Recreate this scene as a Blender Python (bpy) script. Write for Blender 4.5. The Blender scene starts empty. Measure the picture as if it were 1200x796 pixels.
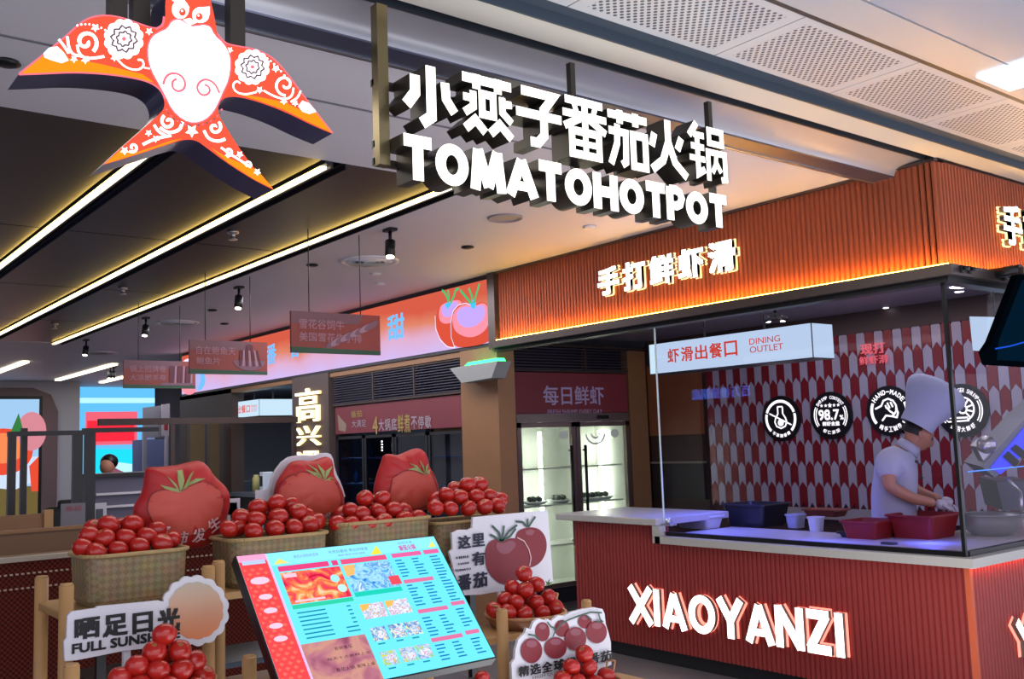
import bpy, bmesh, math, random
from mathutils import Vector, Matrix
R = math.radians
sc = bpy.context.scene
COL = sc.collection
random.seed(7)

# ------------------------------------------------------------------ camera
F_PX, YAW, PITCH, ROLL = 1148.16, 0.66989, 0.10479, -0.034667
CAM = Vector((0, 0, 1.6))
_F = Vector((math.cos(PITCH)*math.sin(YAW), math.cos(PITCH)*math.cos(YAW), math.sin(PITCH)))
_R = Vector((math.cos(YAW), -math.sin(YAW), 0)); _U = _R.cross(_F)
_R2 = _R*math.cos(ROLL) + _U*math.sin(ROLL); _U2 = -_R*math.sin(ROLL) + _U*math.cos(ROLL)
cd = bpy.data.cameras.new('camera'); cam = bpy.data.objects.new('camera', cd); COL.objects.link(cam)
cd.sensor_fit = 'HORIZONTAL'; cd.sensor_width = 36.0; cd.lens = 36.0*F_PX/1200
cd.clip_start = 0.05; cd.clip_end = 100
m3 = Matrix((_R2, _U2, -_F)).transposed()
cam.matrix_world = Matrix.Translation(CAM) @ m3.to_4x4()
sc.camera = cam
sc.view_settings.view_transform = 'Standard'; sc.view_settings.look = 'None'
sc.view_settings.gamma = 1; sc.view_settings.exposure = 0.35

# ------------------------------------------------------------------ light
w = bpy.data.worlds.new('world'); sc.world = w; w.use_nodes = True
w.node_tree.nodes['Background'].inputs[0].default_value = (0.62, 0.64, 0.78, 1)
w.node_tree.nodes['Background'].inputs[1].default_value = 1.9

def area(name, loc, rot, sx, sy, power, col=(1, 1, 1)):
    l = bpy.data.lights.new(name, 'AREA'); l.shape = 'RECTANGLE'; l.size = sx; l.size_y = sy
    l.energy = power; l.color = col
    o = bpy.data.objects.new(name, l); COL.objects.link(o); o.location = loc; o.rotation_euler = rot
    return o
area('corridor_light', (1.6, -0.4, 3.05), (0, 0, 0), 5, 1.0, 62, (1, .96, .92))
area('kitchen_light', (6.7, 4.3, 2.63), (0, 0, 0), 1.6, 2.6, 16, (.97, .93, 1))
area('entrance_light', (2.3, 3.9, 3.05), (0, 0, 0), 3.0, 0.8, 20, (1, .93, .86))
area('dining_light', (4.2, 9.0, 3.05), (0, 0, 0), 1.0, 6, 95, (.92, .9, 1))
area('far_light', (4.0, 17.5, 3.0), (0, 0, 0), 5, 3, 70, (.85, .92, 1))
area('added_floor_fill', (3.0, 1.6, 0.02), (math.pi, 0, 0), 3.4, 2.8, 70, (.95, .96, 1))  # unseen upward lamp added to lift the ceiling, standing in for floor bounce

# ------------------------------------------------------------------ helpers
def ray(x, y):
    a = (x-600)/F_PX; b = (y-398)/F_PX
    return _R2*a - _U2*b + _F
def onX(x, y, X): r = ray(x, y); return CAM + r*(X/r.x)
def onY(x, y, Y): r = ray(x, y); return CAM + r*(Y/r.y)
def onZ(x, y, Z): r = ray(x, y); return CAM + r*((Z-1.6)/r.z)
def onD(x, y, D): return CAM + ray(x, y)*D

def lin(c): return tuple((v/12.92 if v <= 0.04045 else ((v+0.055)/1.055)**2.4) for v in c)
def hx(s): return lin(tuple(int(s[i:i+2], 16)/255 for i in (0, 2, 4)))
MATS = {}
def mat(name, col='808080', rough=.5, metal=0, emit=0, ecol=None, noise=0, nscale=20, bump=0, bscale=60, spec=.5, trans=0, alpha=1):
    if name in MATS: return MATS[name]
    m = bpy.data.materials.new(name); m.use_nodes = True; nt = m.node_tree; b = nt.nodes['Principled BSDF']
    c = hx(col) + (1,)
    b.inputs['Base Color'].default_value = c; b.inputs['Roughness'].default_value = rough
    b.inputs['Metallic'].default_value = metal; b.inputs['Specular IOR Level'].default_value = spec
    if emit:
        b.inputs['Emission Color'].default_value = hx(ecol or col)+(1,); b.inputs['Emission Strength'].default_value = emit
    if trans: b.inputs['Transmission Weight'].default_value = trans
    if noise:
        tc = nt.nodes.new('ShaderNodeTexCoord'); n = nt.nodes.new('ShaderNodeTexNoise'); n.inputs['Scale'].default_value = nscale
        nt.links.new(tc.outputs['Object'], n.inputs['Vector'])
        mx = nt.nodes.new('ShaderNodeMix'); mx.data_type = 'RGBA'
        mx.inputs[6].default_value = tuple(v*(1-noise) for v in c[:3])+(1,); mx.inputs[7].default_value = tuple(min(1, v*(1+noise)) for v in c[:3])+(1,)
        nt.links.new(n.outputs['Fac'], mx.inputs[0]); nt.links.new(mx.outputs[2], b.inputs['Base Color'])
    if bump:
        tc = nt.nodes.new('ShaderNodeTexCoord'); n = nt.nodes.new('ShaderNodeTexNoise'); n.inputs['Scale'].default_value = bscale
        nt.links.new(tc.outputs['Object'], n.inputs['Vector'])
        bp = nt.nodes.new('ShaderNodeBump'); bp.inputs['Strength'].default_value = bump; bp.inputs['Distance'].default_value = .01
        nt.links.new(n.outputs['Fac'], bp.inputs['Height']); nt.links.new(bp.outputs[0], b.inputs['Normal'])
    MATS[name] = m; return m
def glow(name, col, s=1.0):
    if name in MATS: return MATS[name]
    m = bpy.data.materials.new(name); m.use_nodes = True; nt = m.node_tree; nt.nodes.clear()
    o = nt.nodes.new('ShaderNodeOutputMaterial'); e = nt.nodes.new('ShaderNodeEmission')
    e.inputs[0].default_value = hx(col)+(1,); e.inputs[1].default_value = s
    nt.links.new(e.outputs[0], o.inputs[0]); MATS[name] = m; return m
def glass(name, tint='f4f1f8', refl=1.0):
    if name in MATS: return MATS[name]
    m = bpy.data.materials.new(name); m.use_nodes = True; nt = m.node_tree; nt.nodes.clear()
    o = nt.nodes.new('ShaderNodeOutputMaterial'); t = nt.nodes.new('ShaderNodeBsdfTransparent'); g = nt.nodes.new('ShaderNodeBsdfGlossy')
    t.inputs[0].default_value = hx(tint)+(1,); g.inputs['Roughness'].default_value = 0.0
    f = nt.nodes.new('ShaderNodeFresnel'); f.inputs[0].default_value = 1.45
    mu = nt.nodes.new('ShaderNodeMath'); mu.operation = 'MULTIPLY'; nt.links.new(f.outputs[0], mu.inputs[0])
    gg = nt.nodes.new('ShaderNodeNewGeometry'); sb = nt.nodes.new('ShaderNodeMath'); sb.operation = 'SUBTRACT'; sb.inputs[0].default_value = refl; nt.links.new(gg.outputs['Backfacing'], sb.inputs[1]); sb.use_clamp = True
    nt.links.new(sb.outputs[0], mu.inputs[1])
    x = nt.nodes.new('ShaderNodeMixShader'); nt.links.new(mu.outputs[0], x.inputs[0]); nt.links.new(t.outputs[0], x.inputs[1]); nt.links.new(g.outputs[0], x.inputs[2])
    nt.links.new(x.outputs[0], o.inputs[0]); MATS[name] = m; return m

WL = {}
def setp(o, label=None, cat=None, group=None, kind=None):
    if label: o['label'] = label
    if cat: o['category'] = cat
    if group: o['group'] = group
    if kind: o['kind'] = kind
    return o
def thing(name, label, cat, loc=(0, 0, 0), group=None, kind=None):
    o = bpy.data.objects.new(name, None); COL.objects.link(o); o.location = loc; WL[o.name] = Vector(loc)
    o.empty_display_size = .1
    return setp(o, label, cat, group, kind)
def ob(name, bm, mats, parent=None, label=None, cat=None, group=None, kind=None, smooth=False, org=None, fix=True):
    """link bm (world coordinates) as one mesh object, its origin at org / at the parent's origin"""
    if fix: bmesh.ops.recalc_face_normals(bm, faces=bm.faces)
    if parent is not None: o0 = WL[parent.name]
    elif org is not None: o0 = Vector(org)
    else:
        xs = [v.co for v in bm.verts]
        o0 = Vector(((min(v.x for v in xs)+max(v.x for v in xs))/2, (min(v.y for v in xs)+max(v.y for v in xs))/2, min(v.z for v in xs)))
    bmesh.ops.translate(bm, verts=bm.verts, vec=-o0)
    me = bpy.data.meshes.new(name); bm.to_mesh(me); bm.free()
    if smooth:
        for p in me.polygons: p.use_smooth = True
    for m in (mats if isinstance(mats, (list, tuple)) else [mats]): me.materials.append(m)
    o = bpy.data.objects.new(name, me); COL.objects.link(o)
    if parent is not None:
        o.parent = parent; WL[o.name] = o0.copy()
    else:
        o.location = o0; WL[o.name] = o0.copy()
    return setp(o, label, cat, group, kind)
def B(): return bmesh.new()
def box(bm, x0, x1, y0, y1, z0, z1, mi=0, bev=0):
    vs = [bm.verts.new((x, y, z)) for z in (z0, z1) for y in (y0, y1) for x in (x0, x1)]
    fs = [bm.faces.new([vs[i] for i in q]) for q in ((0, 2, 3, 1), (4, 5, 7, 6), (0, 1, 5, 4), (2, 6, 7, 3), (0, 4, 6, 2), (1, 3, 7, 5))]
    for f in fs: f.material_index = mi
    if bev:
        es = list({e for f in fs for e in f.edges})
        r = bmesh.ops.bevel(bm, geom=es, offset=bev, segments=2, affect='EDGES', profile=.5)
        for f in r['faces']: f.material_index = mi
    return vs
def bx(*a, **k):
    bm = B(); box(bm, *a, **k); return bm
def tube(bm, p0, p1, r, r1=None, n=10, mi=0, cap=True):
    p0 = Vector(p0); p1 = Vector(p1); d = (p1-p0).normalized(); r1 = r if r1 is None else r1
    a = d.orthogonal().normalized(); b = d.cross(a)
    A = [bm.verts.new(p0+(a*math.cos(t)+b*math.sin(t))*r) for t in [2*math.pi*i/n for i in range(n)]]
    C = [bm.verts.new(p1+(a*math.cos(t)+b*math.sin(t))*r1) for t in [2*math.pi*i/n for i in range(n)]]
    for i in range(n):
        f = bm.faces.new((A[i], A[(i+1) % n], C[(i+1) % n], C[i])); f.material_index = mi; f.smooth = True
    if cap:
        f = bm.faces.new(A[::-1]); f.material_index = mi; f = bm.faces.new(C); f.material_index = mi
def lathe(bm, prof, c, n=24, mi=0, axis=None):
    """prof: list of (radius, height) about vertical axis at c"""
    c = Vector(c); rings = []
    for r, h in prof:
        rings.append([bm.verts.new(c+Vector((r*math.cos(2*math.pi*i/n), r*math.sin(2*math.pi*i/n), h))) for i in range(n)])
    for a, b in zip(rings, rings[1:]):
        for i in range(n):
            f = bm.faces.new((a[i], a[(i+1) % n], b[(i+1) % n], b[i])); f.material_index = mi; f.smooth = True
    if prof[0][0] > 1e-4: bm.faces.new(rings[0][::-1]).material_index = mi
    if prof[-1][0] > 1e-4: bm.faces.new(rings[-1]).material_index = mi
# plane frames: XP faces -X with 2D coordinates (-Y, Z); YP faces -Y with 2D coordinates (X, Z); ZP looks down from z with (X, Y)
def XP(X): return lambda a, b, d: Vector((X-d, -a, b))
def YP(Y): return lambda a, b, d: Vector((a, Y-d, b))
def pX(X, pts): return [(lambda v: (-v.y, v.z))(onX(x, y, X)) for x, y in pts]
def pY(Y, pts): return [(lambda v: (v.x, v.z))(onY(x, y, Y)) for x, y in pts]
def prism(bm, pts, F, d0, d1, mi=0, smi=None, bmi=None):
    smi = mi if smi is None else smi
    a = [bm.verts.new(F(x, y, d0)) for x, y in pts]; b = [bm.verts.new(F(x, y, d1)) for x, y in pts]
    n = len(pts)
    bm.faces.new(a[::-1]).material_index = smi if bmi is None else bmi; bm.faces.new(b).material_index = mi
    for i in range(n): bm.faces.new((a[i], a[(i+1) % n], b[(i+1) % n], b[i])).material_index = smi
def flat(bm, pts, F, d, mi=0):
    f = bm.faces.new([bm.verts.new(F(x, y, d)) for x, y in pts]); f.material_index = mi
def seg_quads(pts, wd, closed=False):
    """thick polyline as mitred quads"""
    P = [Vector(p) for p in pts]; n = len(P); L = []; 
    for i in range(n):
        if closed: d0 = (P[i]-P[i-1]); d1 = (P[(i+1) % n]-P[i])
        else:
            d0 = P[i]-P[i-1] if i > 0 else P[1]-P[0]; d1 = P[i+1]-P[i] if i < n-1 else P[-1]-P[-2]
        d0 = d0.normalized() if d0.length else Vector((1, 0)); d1 = d1.normalized() if d1.length else d0
        n0 = Vector((-d0.y, d0.x)); n1 = Vector((-d1.y, d1.x)); m = (n0+n1)
        m = m.normalized() if m.length > 1e-6 else n0
        k = 1/max(.45, m.dot(n0)); L.append((P[i]+m*wd/2*k, P[i]-m*wd/2*k))
    q = []
    for i in range(n if closed else n-1):
        a, b = L[i], L[(i+1) % n]; q.append([a[0], a[1], b[1], b[0]])
    return q
def strokes(bm, st, F, T, wd, d0, d1, mi=0, smi=None):
    """st: list of (points[, width factor][, closed]); T maps unit point to plane 2D"""
    for s in st:
        cl = False; k = 1; pts = s
        if isinstance(s, tuple): pts = s[0]; k = s[1]; cl = s[2] if len(s) > 2 else False
        P = [T(p) for p in pts]
        for q in seg_quads(P, wd*k, cl):
            if d1 is None: flat(bm, q, F, d0, mi)
            else: prism(bm, q, F, d0, d1, mi, smi)
def circ(cx, cy, rx, ry=None, n=24, a0=0, a1=2*math.pi, rot=0):
    ry = rx if ry is None else ry; full = abs(a1-a0-2*math.pi) < 1e-6
    out = []
    for i in range(n if full else n+1):
        t = a0+(a1-a0)*i/n; x = rx*math.cos(t); y = ry*math.sin(t)
        out.append((cx+x*math.cos(rot)-y*math.sin(rot), cy+x*math.sin(rot)+y*math.cos(rot)))
    return out
def spiral(cx, cy, r, turns=1.6, a0=0, sgn=1, n=26, r0=.15):
    return [(cx+r*(r0+(1-r0)*i/n)*math.cos(a0+sgn*turns*2*math.pi*i/n), cy+r*(r0+(1-r0)*i/n)*math.sin(a0+sgn*turns*2*math.pi*i/n)) for i in range(n+1)]
def smooth_poly(P, it=2):
    for _ in range(it):
        Q = []
        for i in range(len(P)):
            a, b = P[i], P[(i+1) % len(P)]; Q.append((a[0]*.75+b[0]*.25, a[1]*.75+b[1]*.25)); Q.append((a[0]*.25+b[0]*.75, a[1]*.25+b[1]*.75))
        P = Q
    return P
def smooth_sharp(P, it=2, lim=75):
    for _ in range(it):
        Q = []; n = len(P)
        for i in range(n):
            a, b, c = Vector(P[i-1]), Vector(P[i]), Vector(P[(i+1) % n]); ang = math.degrees((a-b).angle(c-b)) if (a-b).length and (c-b).length else 180
            if ang < lim: Q.append(tuple(b))
            else: Q.append(tuple(b*.75+a*.25)); Q.append(tuple(b*.75+c*.25))
        P = Q
    return P
_TX = {}
def text_raw(body, off=0.0, ext=0.0, space=1.0):
    k = (body, off, ext, space)
    if k not in _TX:
        cu = bpy.data.curves.new('t', 'FONT'); cu.body = body; cu.size = 1; cu.offset = off; cu.extrude = ext; cu.resolution_u = 4 if ext or len(body) < 8 else 2
        cu.space_character = space; cu.fill_mode = 'FRONT' if ext == 0 else 'BOTH'
        o = bpy.data.objects.new('t', cu); COL.objects.link(o)
        dg = bpy.context.evaluated_depsgraph_get(); me = bpy.data.meshes.new_from_object(o.evaluated_get(dg))
        _TX[k] = ([tuple(v.co) for v in me.vertices], [tuple(p.vertices) for p in me.polygons])
        bpy.data.objects.remove(o); bpy.data.curves.remove(cu); bpy.data.meshes.remove(me)
    return _TX[k]
def text(bm, body, F, x0, y0, x1, y1, d0, d1=None, off=.0, mi=0, smi=None, space=1.0, T=None):
    if off > 0:   # bold: the same glyphs laid over one another, slightly shifted
        n_ = max(1, len(body)) if abs(x1-x0) > abs(y1-y0)*1.4 else 1
        dx = off*1.3*(x1-x0)/n_; dy = off*1.0*(y1-y0)
        for i_, (sx, sy) in enumerate(((-1, -1), (1, -1), (-1, 1), (1, 1), (0, 0))):
            text(bm, body, F, x0+dx+sx*dx, y0+dy+sy*dy, x1-dx+sx*dx, y1-dy+sy*dy, d0+(.0004*i_ if d1 is None else 0), d1 if d1 is None else d1+.0004*i_, 0, mi, smi, space, T)
        return
    vs, fs = text_raw(body, off, 0.0 if d1 is None else .5, space)
    ax = min(v[0] for v in vs); bx_ = max(v[0] for v in vs); ay = min(v[1] for v in vs); by = max(v[1] for v in vs)
    if body == '一': ay -= .4; by += .4
    L = []
    for v in vs:
        u = (v[0]-ax)/(bx_-ax); t = (v[1]-ay)/(by-ay)
        p = (x0+(x1-x0)*u, y0+(y1-y0)*t)
        if T: p = T(p)
        d = d0 if d1 is None else (d0 if v[2] < 0 else d1)
        L.append(bm.verts.new(F(p[0], p[1], d)))
    for f in fs:
        try: fc = bm.faces.new([L[i] for i in f])
        except ValueError: continue
        fc.material_index = mi
        if d1 is not None and smi is not None:
            zs = {vs[i][2] > 0 for i in f}
            if len(zs) == 2: fc.material_index = smi
def bil(q):
    """unit square -> quad (x,y lists: bottom-left, bottom-right, top-right, top-left)"""
    return lambda p: tuple((q[0][i]*(1-p[0])+q[1][i]*p[0])*(1-p[1])+(q[3][i]*(1-p[0])+q[2][i]*p[0])*p[1] for i in (0, 1))

# ------------------------------------------------------------------ materials
M_white = mat('white_ceiling_paint', 'd0ced6', .55, noise=.02, nscale=3)
M_cream = mat('cream_metal_panel', 'd8d4c8', .4, noise=.03, nscale=2)
M_gloss = mat('glossy_grey_metal', '8e8e96', .18, .7)
M_dkgrey = mat('dark_grey_metal', '3c4148', .4, .4)
M_steel = mat('brushed_steel', 'b8b8b8', .28, .9)
M_black = mat('black_metal', '111214', .4, .2)
M_char = mat('charcoal_metal', '2b2b2e', .45, .3)
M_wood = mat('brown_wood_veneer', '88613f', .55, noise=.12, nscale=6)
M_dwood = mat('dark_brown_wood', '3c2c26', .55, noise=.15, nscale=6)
M_lwood = mat('light_beech_wood', 'a87f4f', .5, noise=.12, nscale=12)
M_red = mat('red_fluted_panel', '9c5034', .6, spec=.3)
M_redc = mat('red_counter_fluting', '943430', .5)
M_stone = mat('pale_grey_worktop', 'b0ada6', .3, noise=.05, nscale=30)
M_floor = mat('dark_floor_tiles', '5a5658', .4, noise=.15, nscale=4)
M_sign_white = glow('white_lit_acrylic', 'ffffff', 2.6)
M_signside = mat('bronze_sign_side', '4b463e', .35, .6)
M_warm = glow('warm_white_strip', 'fff0cc', 3.2)
M_orange_led = glow('orange_led_strip', 'ffb43a', 58)
M_wh = mat('white_enamel', 'dcdce2', .4)
M_whpr = mat('white_board', 'c9c6cc', .5)
M_blk = mat('black_print', '0d0d0f', .6)
M_tom = mat('tomato_skin', 'a81c14', .27, noise=.25, nscale=9, spec=.5)
M_scar = mat('tomato_scar', '8a5a22', .7)
M_green = mat('calyx_green', '3f6e3a', .6)

def struct(name, bm, m, parent=None, label=None, **k):
    return ob(name, bm, m, parent, label, None, None, 'structure' if parent is None else None, **k)

# ================================================================== SETTING
struct('floor', bx(-6, 12, -1.5, 23, -.1, 0), M_floor, label='dark tiled floor of the food hall')
ZC = 3.1
cl = bpy.data.objects.new('ceiling', None); COL.objects.link(cl); WL[cl.name] = Vector((0, 0, 0)); setp(cl, 'pale ceiling with coffers, metal cornice and perforated panels', kind='structure')
bm = B(); box(bm, -6, 12, 3.16, 4.5, ZC, ZC+.1); box(bm, 3.29, 12, 4.5, 23, ZC, ZC+.1); box(bm, -6, 3.29, 13.65, 23, ZC, ZC+.1)
box(bm, -6, 3.29, 4.5, 13.65, ZC+.14, ZC+.2)
ob('plaster_slab', bm, M_white, cl)
# thin seam line and step
ob('seam', bx(-3, 3.29, 3.705, 3.72, ZC-.004, ZC), mat('seam_grey', '77767e', .6), cl)
# coffers : dark mesh panels between light strips
def coffer_mat():
    m = bpy.data.materials.new('dark_bronze_mesh'); m.use_nodes = True; nt = m.node_tree; b = nt.nodes['Principled BSDF']
    g = nt.nodes.new('ShaderNodeNewGeometry'); s = nt.nodes.new('ShaderNodeSeparateXYZ'); nt.links.new(g.outputs['Position'], s.inputs[0])
    def wv(o, k):
        a = nt.nodes.new('ShaderNodeMath'); a.operation = 'MULTIPLY'; a.inputs[1].default_value = k; nt.links.new(o, a.inputs[0])
        c = nt.nodes.new('ShaderNodeMath'); c.operation = 'SINE'; nt.links.new(a.outputs[0], c.inputs[0]); return c.outputs[0]
    p = nt.nodes.new('ShaderNodeMath'); p.operation = 'MULTIPLY'; nt.links.new(wv(s.outputs[0], 200), p.inputs[0]); nt.links.new(wv(s.outputs[1], 200), p.inputs[1])
    r = nt.nodes.new('ShaderNodeValToRGB'); r.color_ramp.elements[0].position = .1; r.color_ramp.elements[1].position = .6
    r.color_ramp.elements[0].color = hx('3a302b')+(1,); r.color_ramp.elements[1].color = hx('120f10')+(1,)
    nt.links.new(p.outputs[0], r.inputs[0]); nt.links.new(r.outputs[0], b.inputs['Base Color']); b.inputs['Roughness'].default_value = .4; b.inputs['Metallic'].default_value = .3
    return m
M_mesh = coffer_mat()
for x0, x1 in ((-1.2, -.16), (-.10, .67), (.75, 1.50), (1.62, 2.34), (2.46, 3.15)):
    for y0, y1 in ((4.5, 6.8), (6.82, 9.1), (9.12, 11.4), (11.42, 13.6)):
        ob('mesh_panel', bx(x0, x1, y0, y1, ZC-.0, ZC+.03), M_mesh, cl)
for k, x in enumerate((.71, 1.545, 2.39, 3.195)):
    t = thing('light_strip', ['warm linear ceiling light strip hidden furthest left above the bird sign', 'warm linear ceiling light strip running out from beneath the left wing of the bird sign', 'warm linear ceiling light strip running out behind the tail of the bird sign',
        'warm linear ceiling light strip on the white ceiling edge, ending behind the letter sign'][k], 'light strip', (x, 9, ZC), group='linear lights of the dark coffers')
    ob('diffuser', bx(x-.028, x+.004, 4.55, 13.6, ZC-.03, ZC-.015), M_warm, t)
    ob('added_side_glow', bx(x-.031, x-.028, 4.55, 13.6, ZC-.03, ZC-.016), glow('added_yellow_glow', 'ecc468', 10), t)  # thin glowing face added so the strip tints the mesh panel yellow
    bm = B(); box(bm, x+.004, x+.016, 4.5, 13.65, ZC-.035, ZC+.06); box(bm, x+.016, x+.09, 4.5, 13.65, ZC+.03, ZC+.05); box(bm, x+.09, x+.10, 4.5, 13.65, ZC-.03, ZC+.06)
    box(bm, x-.03, x+.004, 4.5, 13.65, ZC-.015, ZC+.03)
    ob('channel', bm, M_char, t)
# far strips
for k, (x, y0, y1) in enumerate(((3.42, 16.3, 19.5), (4.76, 16.4, 20.0), (5.7, 16.6, 20.5))):
    ob('light_strip', bx(x-.05, x+.05, y0, y1, ZC-.03, ZC-.005), M_warm, label=['short light strip over the far left column with the tomato screen', 'short light strip before the far blue screen wall', 'short light strip above the far right end of the blue screen wall'][k], cat='light strip', group='linear lights at the far end')
# cornice toward the corridor
bm = B()
prof = [(3.16, ZC), (3.16, ZC-.03), (3.10, ZC-.03), (3.10, ZC-.05), (2.96, ZC-.05), (2.955, ZC-.045)]
for (ya, za), (yb, zb) in zip(prof, prof[1:]):
    bm.faces.new([bm.verts.new(p) for p in ((-3, ya, za), (5.2, ya, za), (5.2, yb, zb), (-3, yb, zb))])
bmesh.ops.remove_doubles(bm, verts=bm.verts, dist=1e-4)
ob('channel_beam', bm, mat('blue_grey_metal', '50546a', .3, .5), cl)
ob('channel_lip', bx(-3, 5.2, 3.085, 3.10, ZC-.055, ZC-.045), M_steel, cl)
bm = B(); prof = [(2.955, ZC-.045), (2.945, ZC-.02), (2.91, ZC-.005), (2.85, ZC+.006), (2.76, ZC+.01)]
for (ya, za), (yb, zb) in zip(prof, prof[1:]):
    bm.faces.new([bm.verts.new(p) for p in ((-3, ya, za), (5.2, ya, za), (5.2, yb, zb), (-3, yb, zb))])
bmesh.ops.remove_doubles(bm, verts=bm.verts, dist=1e-4)
ob('curved_trim', bm, mat('satin_grey_metal', 'b4b4ba', .42, .35), cl, smooth=True)
ob('cream_strip', bx(-3, 5.2, 2.76, 2.93, ZC+.015, ZC+.03), M_cream, cl)
bm = B(); box(bm, -3, 5.2, 2.70, 2.76, ZC+.03, ZC+.05); box(bm, -3, 5.2, 2.755, 2.765, ZC, ZC+.04); ob('shadow_gap', bm, M_dkgrey, cl)
ob('cream_strip', bx(-3, 12, 2.53, 2.70, ZC, ZC+.03), M_cream, cl)
bm = B(); box(bm, -3, 12, 2.46, 2.53, ZC+.03, ZC+.05); box(bm, -3, 12, 2.525, 2.535, ZC-.01, ZC+.03); ob('shadow_gap', bm, mat('blue_grey_gap', '4a5560', .4, .3), cl)
def perf_mat():
    m = bpy.data.materials.new('perforated_white_metal'); m.use_nodes = True; nt = m.node_tree; b = nt.nodes['Principled BSDF']
    tc = nt.nodes.new('ShaderNodeTexCoord'); s = nt.nodes.new('ShaderNodeSeparateXYZ'); nt.links.new(tc.outputs['Object'], s.inputs[0])
    def M(op, a, c=None):
        n = nt.nodes.new('ShaderNodeMath'); n.operation = op
        for i, v in enumerate((a, c)):
            if v is None: continue
            if isinstance(v, (int, float)): n.inputs[i].default_value = v
            else: nt.links.new(v, n.inputs[i])
        return n.outputs[0]
    P = .034
    def grid(off):
        fx = M('SUBTRACT', M('FRACT', M('ADD', M('DIVIDE', s.outputs[0], P), 50+off)), .5); fy = M('SUBTRACT', M('FRACT', M('ADD', M('DIVIDE', s.outputs[1], P), 50+off)), .5)
        return M('LESS_THAN', M('ADD', M('MULTIPLY', fx, fx), M('MULTIPLY', fy, fy)), 0.23**2)
    hole = M('MAXIMUM', grid(0), grid(.5))
    ins = M('MULTIPLY', M('LESS_THAN', M('ABSOLUTE', s.outputs[0]), .335), M('LESS_THAN', M('ABSOLUTE', s.outputs[1]), .18))
    f = M('MULTIPLY', hole, ins); mx = nt.nodes.new('ShaderNodeMix'); mx.data_type = 'RGBA'
    mx.inputs[6].default_value = hx('c2c2c4')+(1,); mx.inputs[7].default_value = hx('3a3f4a')+(1,); nt.links.new(f, mx.inputs[0]); nt.links.new(mx.outputs[2], b.inputs['Base Color'])
    b.inputs['Roughness'].default_value = .4
    return m
M_perf = perf_mat()
for i in range(-3, 9):
    x0 = .66+.79*i
    ob('perforated_panel', bx(-.392, .392, -.215, .215, 0, .02), M_perf, cl).location = (x0+.395, 2.235, ZC+.02)
ob('panel_backing', bx(-3, 12, 2.0, 2.47, ZC+.05, ZC+.07), M_dkgrey, cl)
bm = B(); box(bm, -3, 12, 1.96, 2.02, ZC+.02, ZC+.04); ob('shadow_gap', bm, M_dkgrey, cl)
ob('border_strip', bx(-3, 12, 1.80, 1.97, ZC, ZC+.03), mat('pale_border', 'b4b2b4', .3), cl)
ob('gloss_panel', bx(-3, 12, -1.5, 1.79, ZC+.0, ZC+.03), mat('satin_blue_grey_panel', 'a4a8b4', .25), cl)
ob('ceiling_lamp', bx(4.12, 4.42, 1.72, 1.93, ZC-.012, ZC-.002), glow('cool_lamp', 'f4f8ff', 3.2), label='small bright square lamp in the corridor ceiling, top right', cat='ceiling lamp')

ob('side_soffit', bx(5.2, 12, 2.69, 3.17, ZC+.0, ZC+.03), M_dkgrey, cl)
# walls enclosing the hall
struct('wall_back', bx(-3, 12, 22.3, 22.4, 0, ZC), mat('pale_wall', '9a96a0', .6), label='pale wall at the far end of the dining hall')
struct('wall_left', bx(-6.1, -6, 3, 23, 0, ZC), mat('grey_wall', '7c7880', .6), label='side wall of the dining hall')
struct('wall_right', bx(11.9, 12, 2.7, 23, 0, ZC), M_dwood, label='dark wall behind the stalls')

# ================================================================== STALL (front plane X=5.2)
XF = 5.2; YC = 2.70
fas = thing('fascia_band', 'orange-red fluted fascia above the corner stall, glowing along its bottom edge', 'fascia', (XF, YC, 2.42))
ob('backing_board', bx(XF+.02, XF+.12, YC+.02, 6.78, 2.49, ZC), M_red, fas)
ob('backing_board', bx(XF+.02, 9.5, YC+.02, YC+.12, 2.49, ZC), M_red, fas)
def flutes(along, a0, a1, c, z0, z1, pitch=.036, r=.014):
    bm = B(); n = int((a1-a0)/pitch)
    for i in range(n+1):
        a = a0+pitch*(i+.2)
        pr = [(-r, 0), (-r*.6, r), (r*.6, r), (r, 0)]
        lo = []; hi = []
        for u, d in pr:
            p = (c-d, a+u) if along == 'Y' else (a+u, c-d)
            lo.append(bm.verts.new((p[0], p[1], z0))); hi.append(bm.verts.new((p[0], p[1], z1)))
        for k in range(3): bm.faces.new((lo[k], lo[k+1], hi[k+1], hi[k]))
        bm.faces.new(lo[::-1]); bm.faces.new(hi)
    return bm
ob('fluting', flutes('Y', YC+.02, 6.74, XF+.02, 2.50, 3.085), M_red, fas, kind='stuff')
ob('fluting', flutes('X', XF+.04, 9.4, YC+.02, 2.50, 3.085), M_red, fas, kind='stuff')
M_bronze = mat('grey_bronze_trim', '5a4f4a', .35, .6)
bm = B(); box(bm, XF-.075, XF+.03, YC-.075, 6.78, 2.425, 2.485); box(bm, XF+.03, 9.5, YC-.075, YC+.03, 2.425, 2.485)
ob('bottom_trim', bm, M_bronze, fas, label='grey metal ledge under the glowing fluting')
bm = B(); box(bm, XF-.040, XF-.026, YC-.04, 6.74, 2.485, 2.494); box(bm, XF-.026, 9.4, YC-.04, YC-.026, 2.485, 2.494)
ob('led_strip', bm, M_orange_led, fas, label='glowing orange light line')
bm = B(); box(bm, XF-.03, XF+.06, YC-.03, 6.78, 2.395, 2.425); box(bm, XF+.06, 9.5, YC-.03, YC+.06, 2.395, 2.425)
ob('glass_channel', bm, M_black, fas)
ob('top_trim', bx(XF-.02, XF+.02, YC+.0, 6.78, 3.085, ZC), M_bronze, fas)
ob('end_trim', bx(XF-.03, XF+.05, 6.76, 6.86, 2.42, ZC), M_bronze, fas, label='vertical bronze trim at the end of the fascia')

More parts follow.
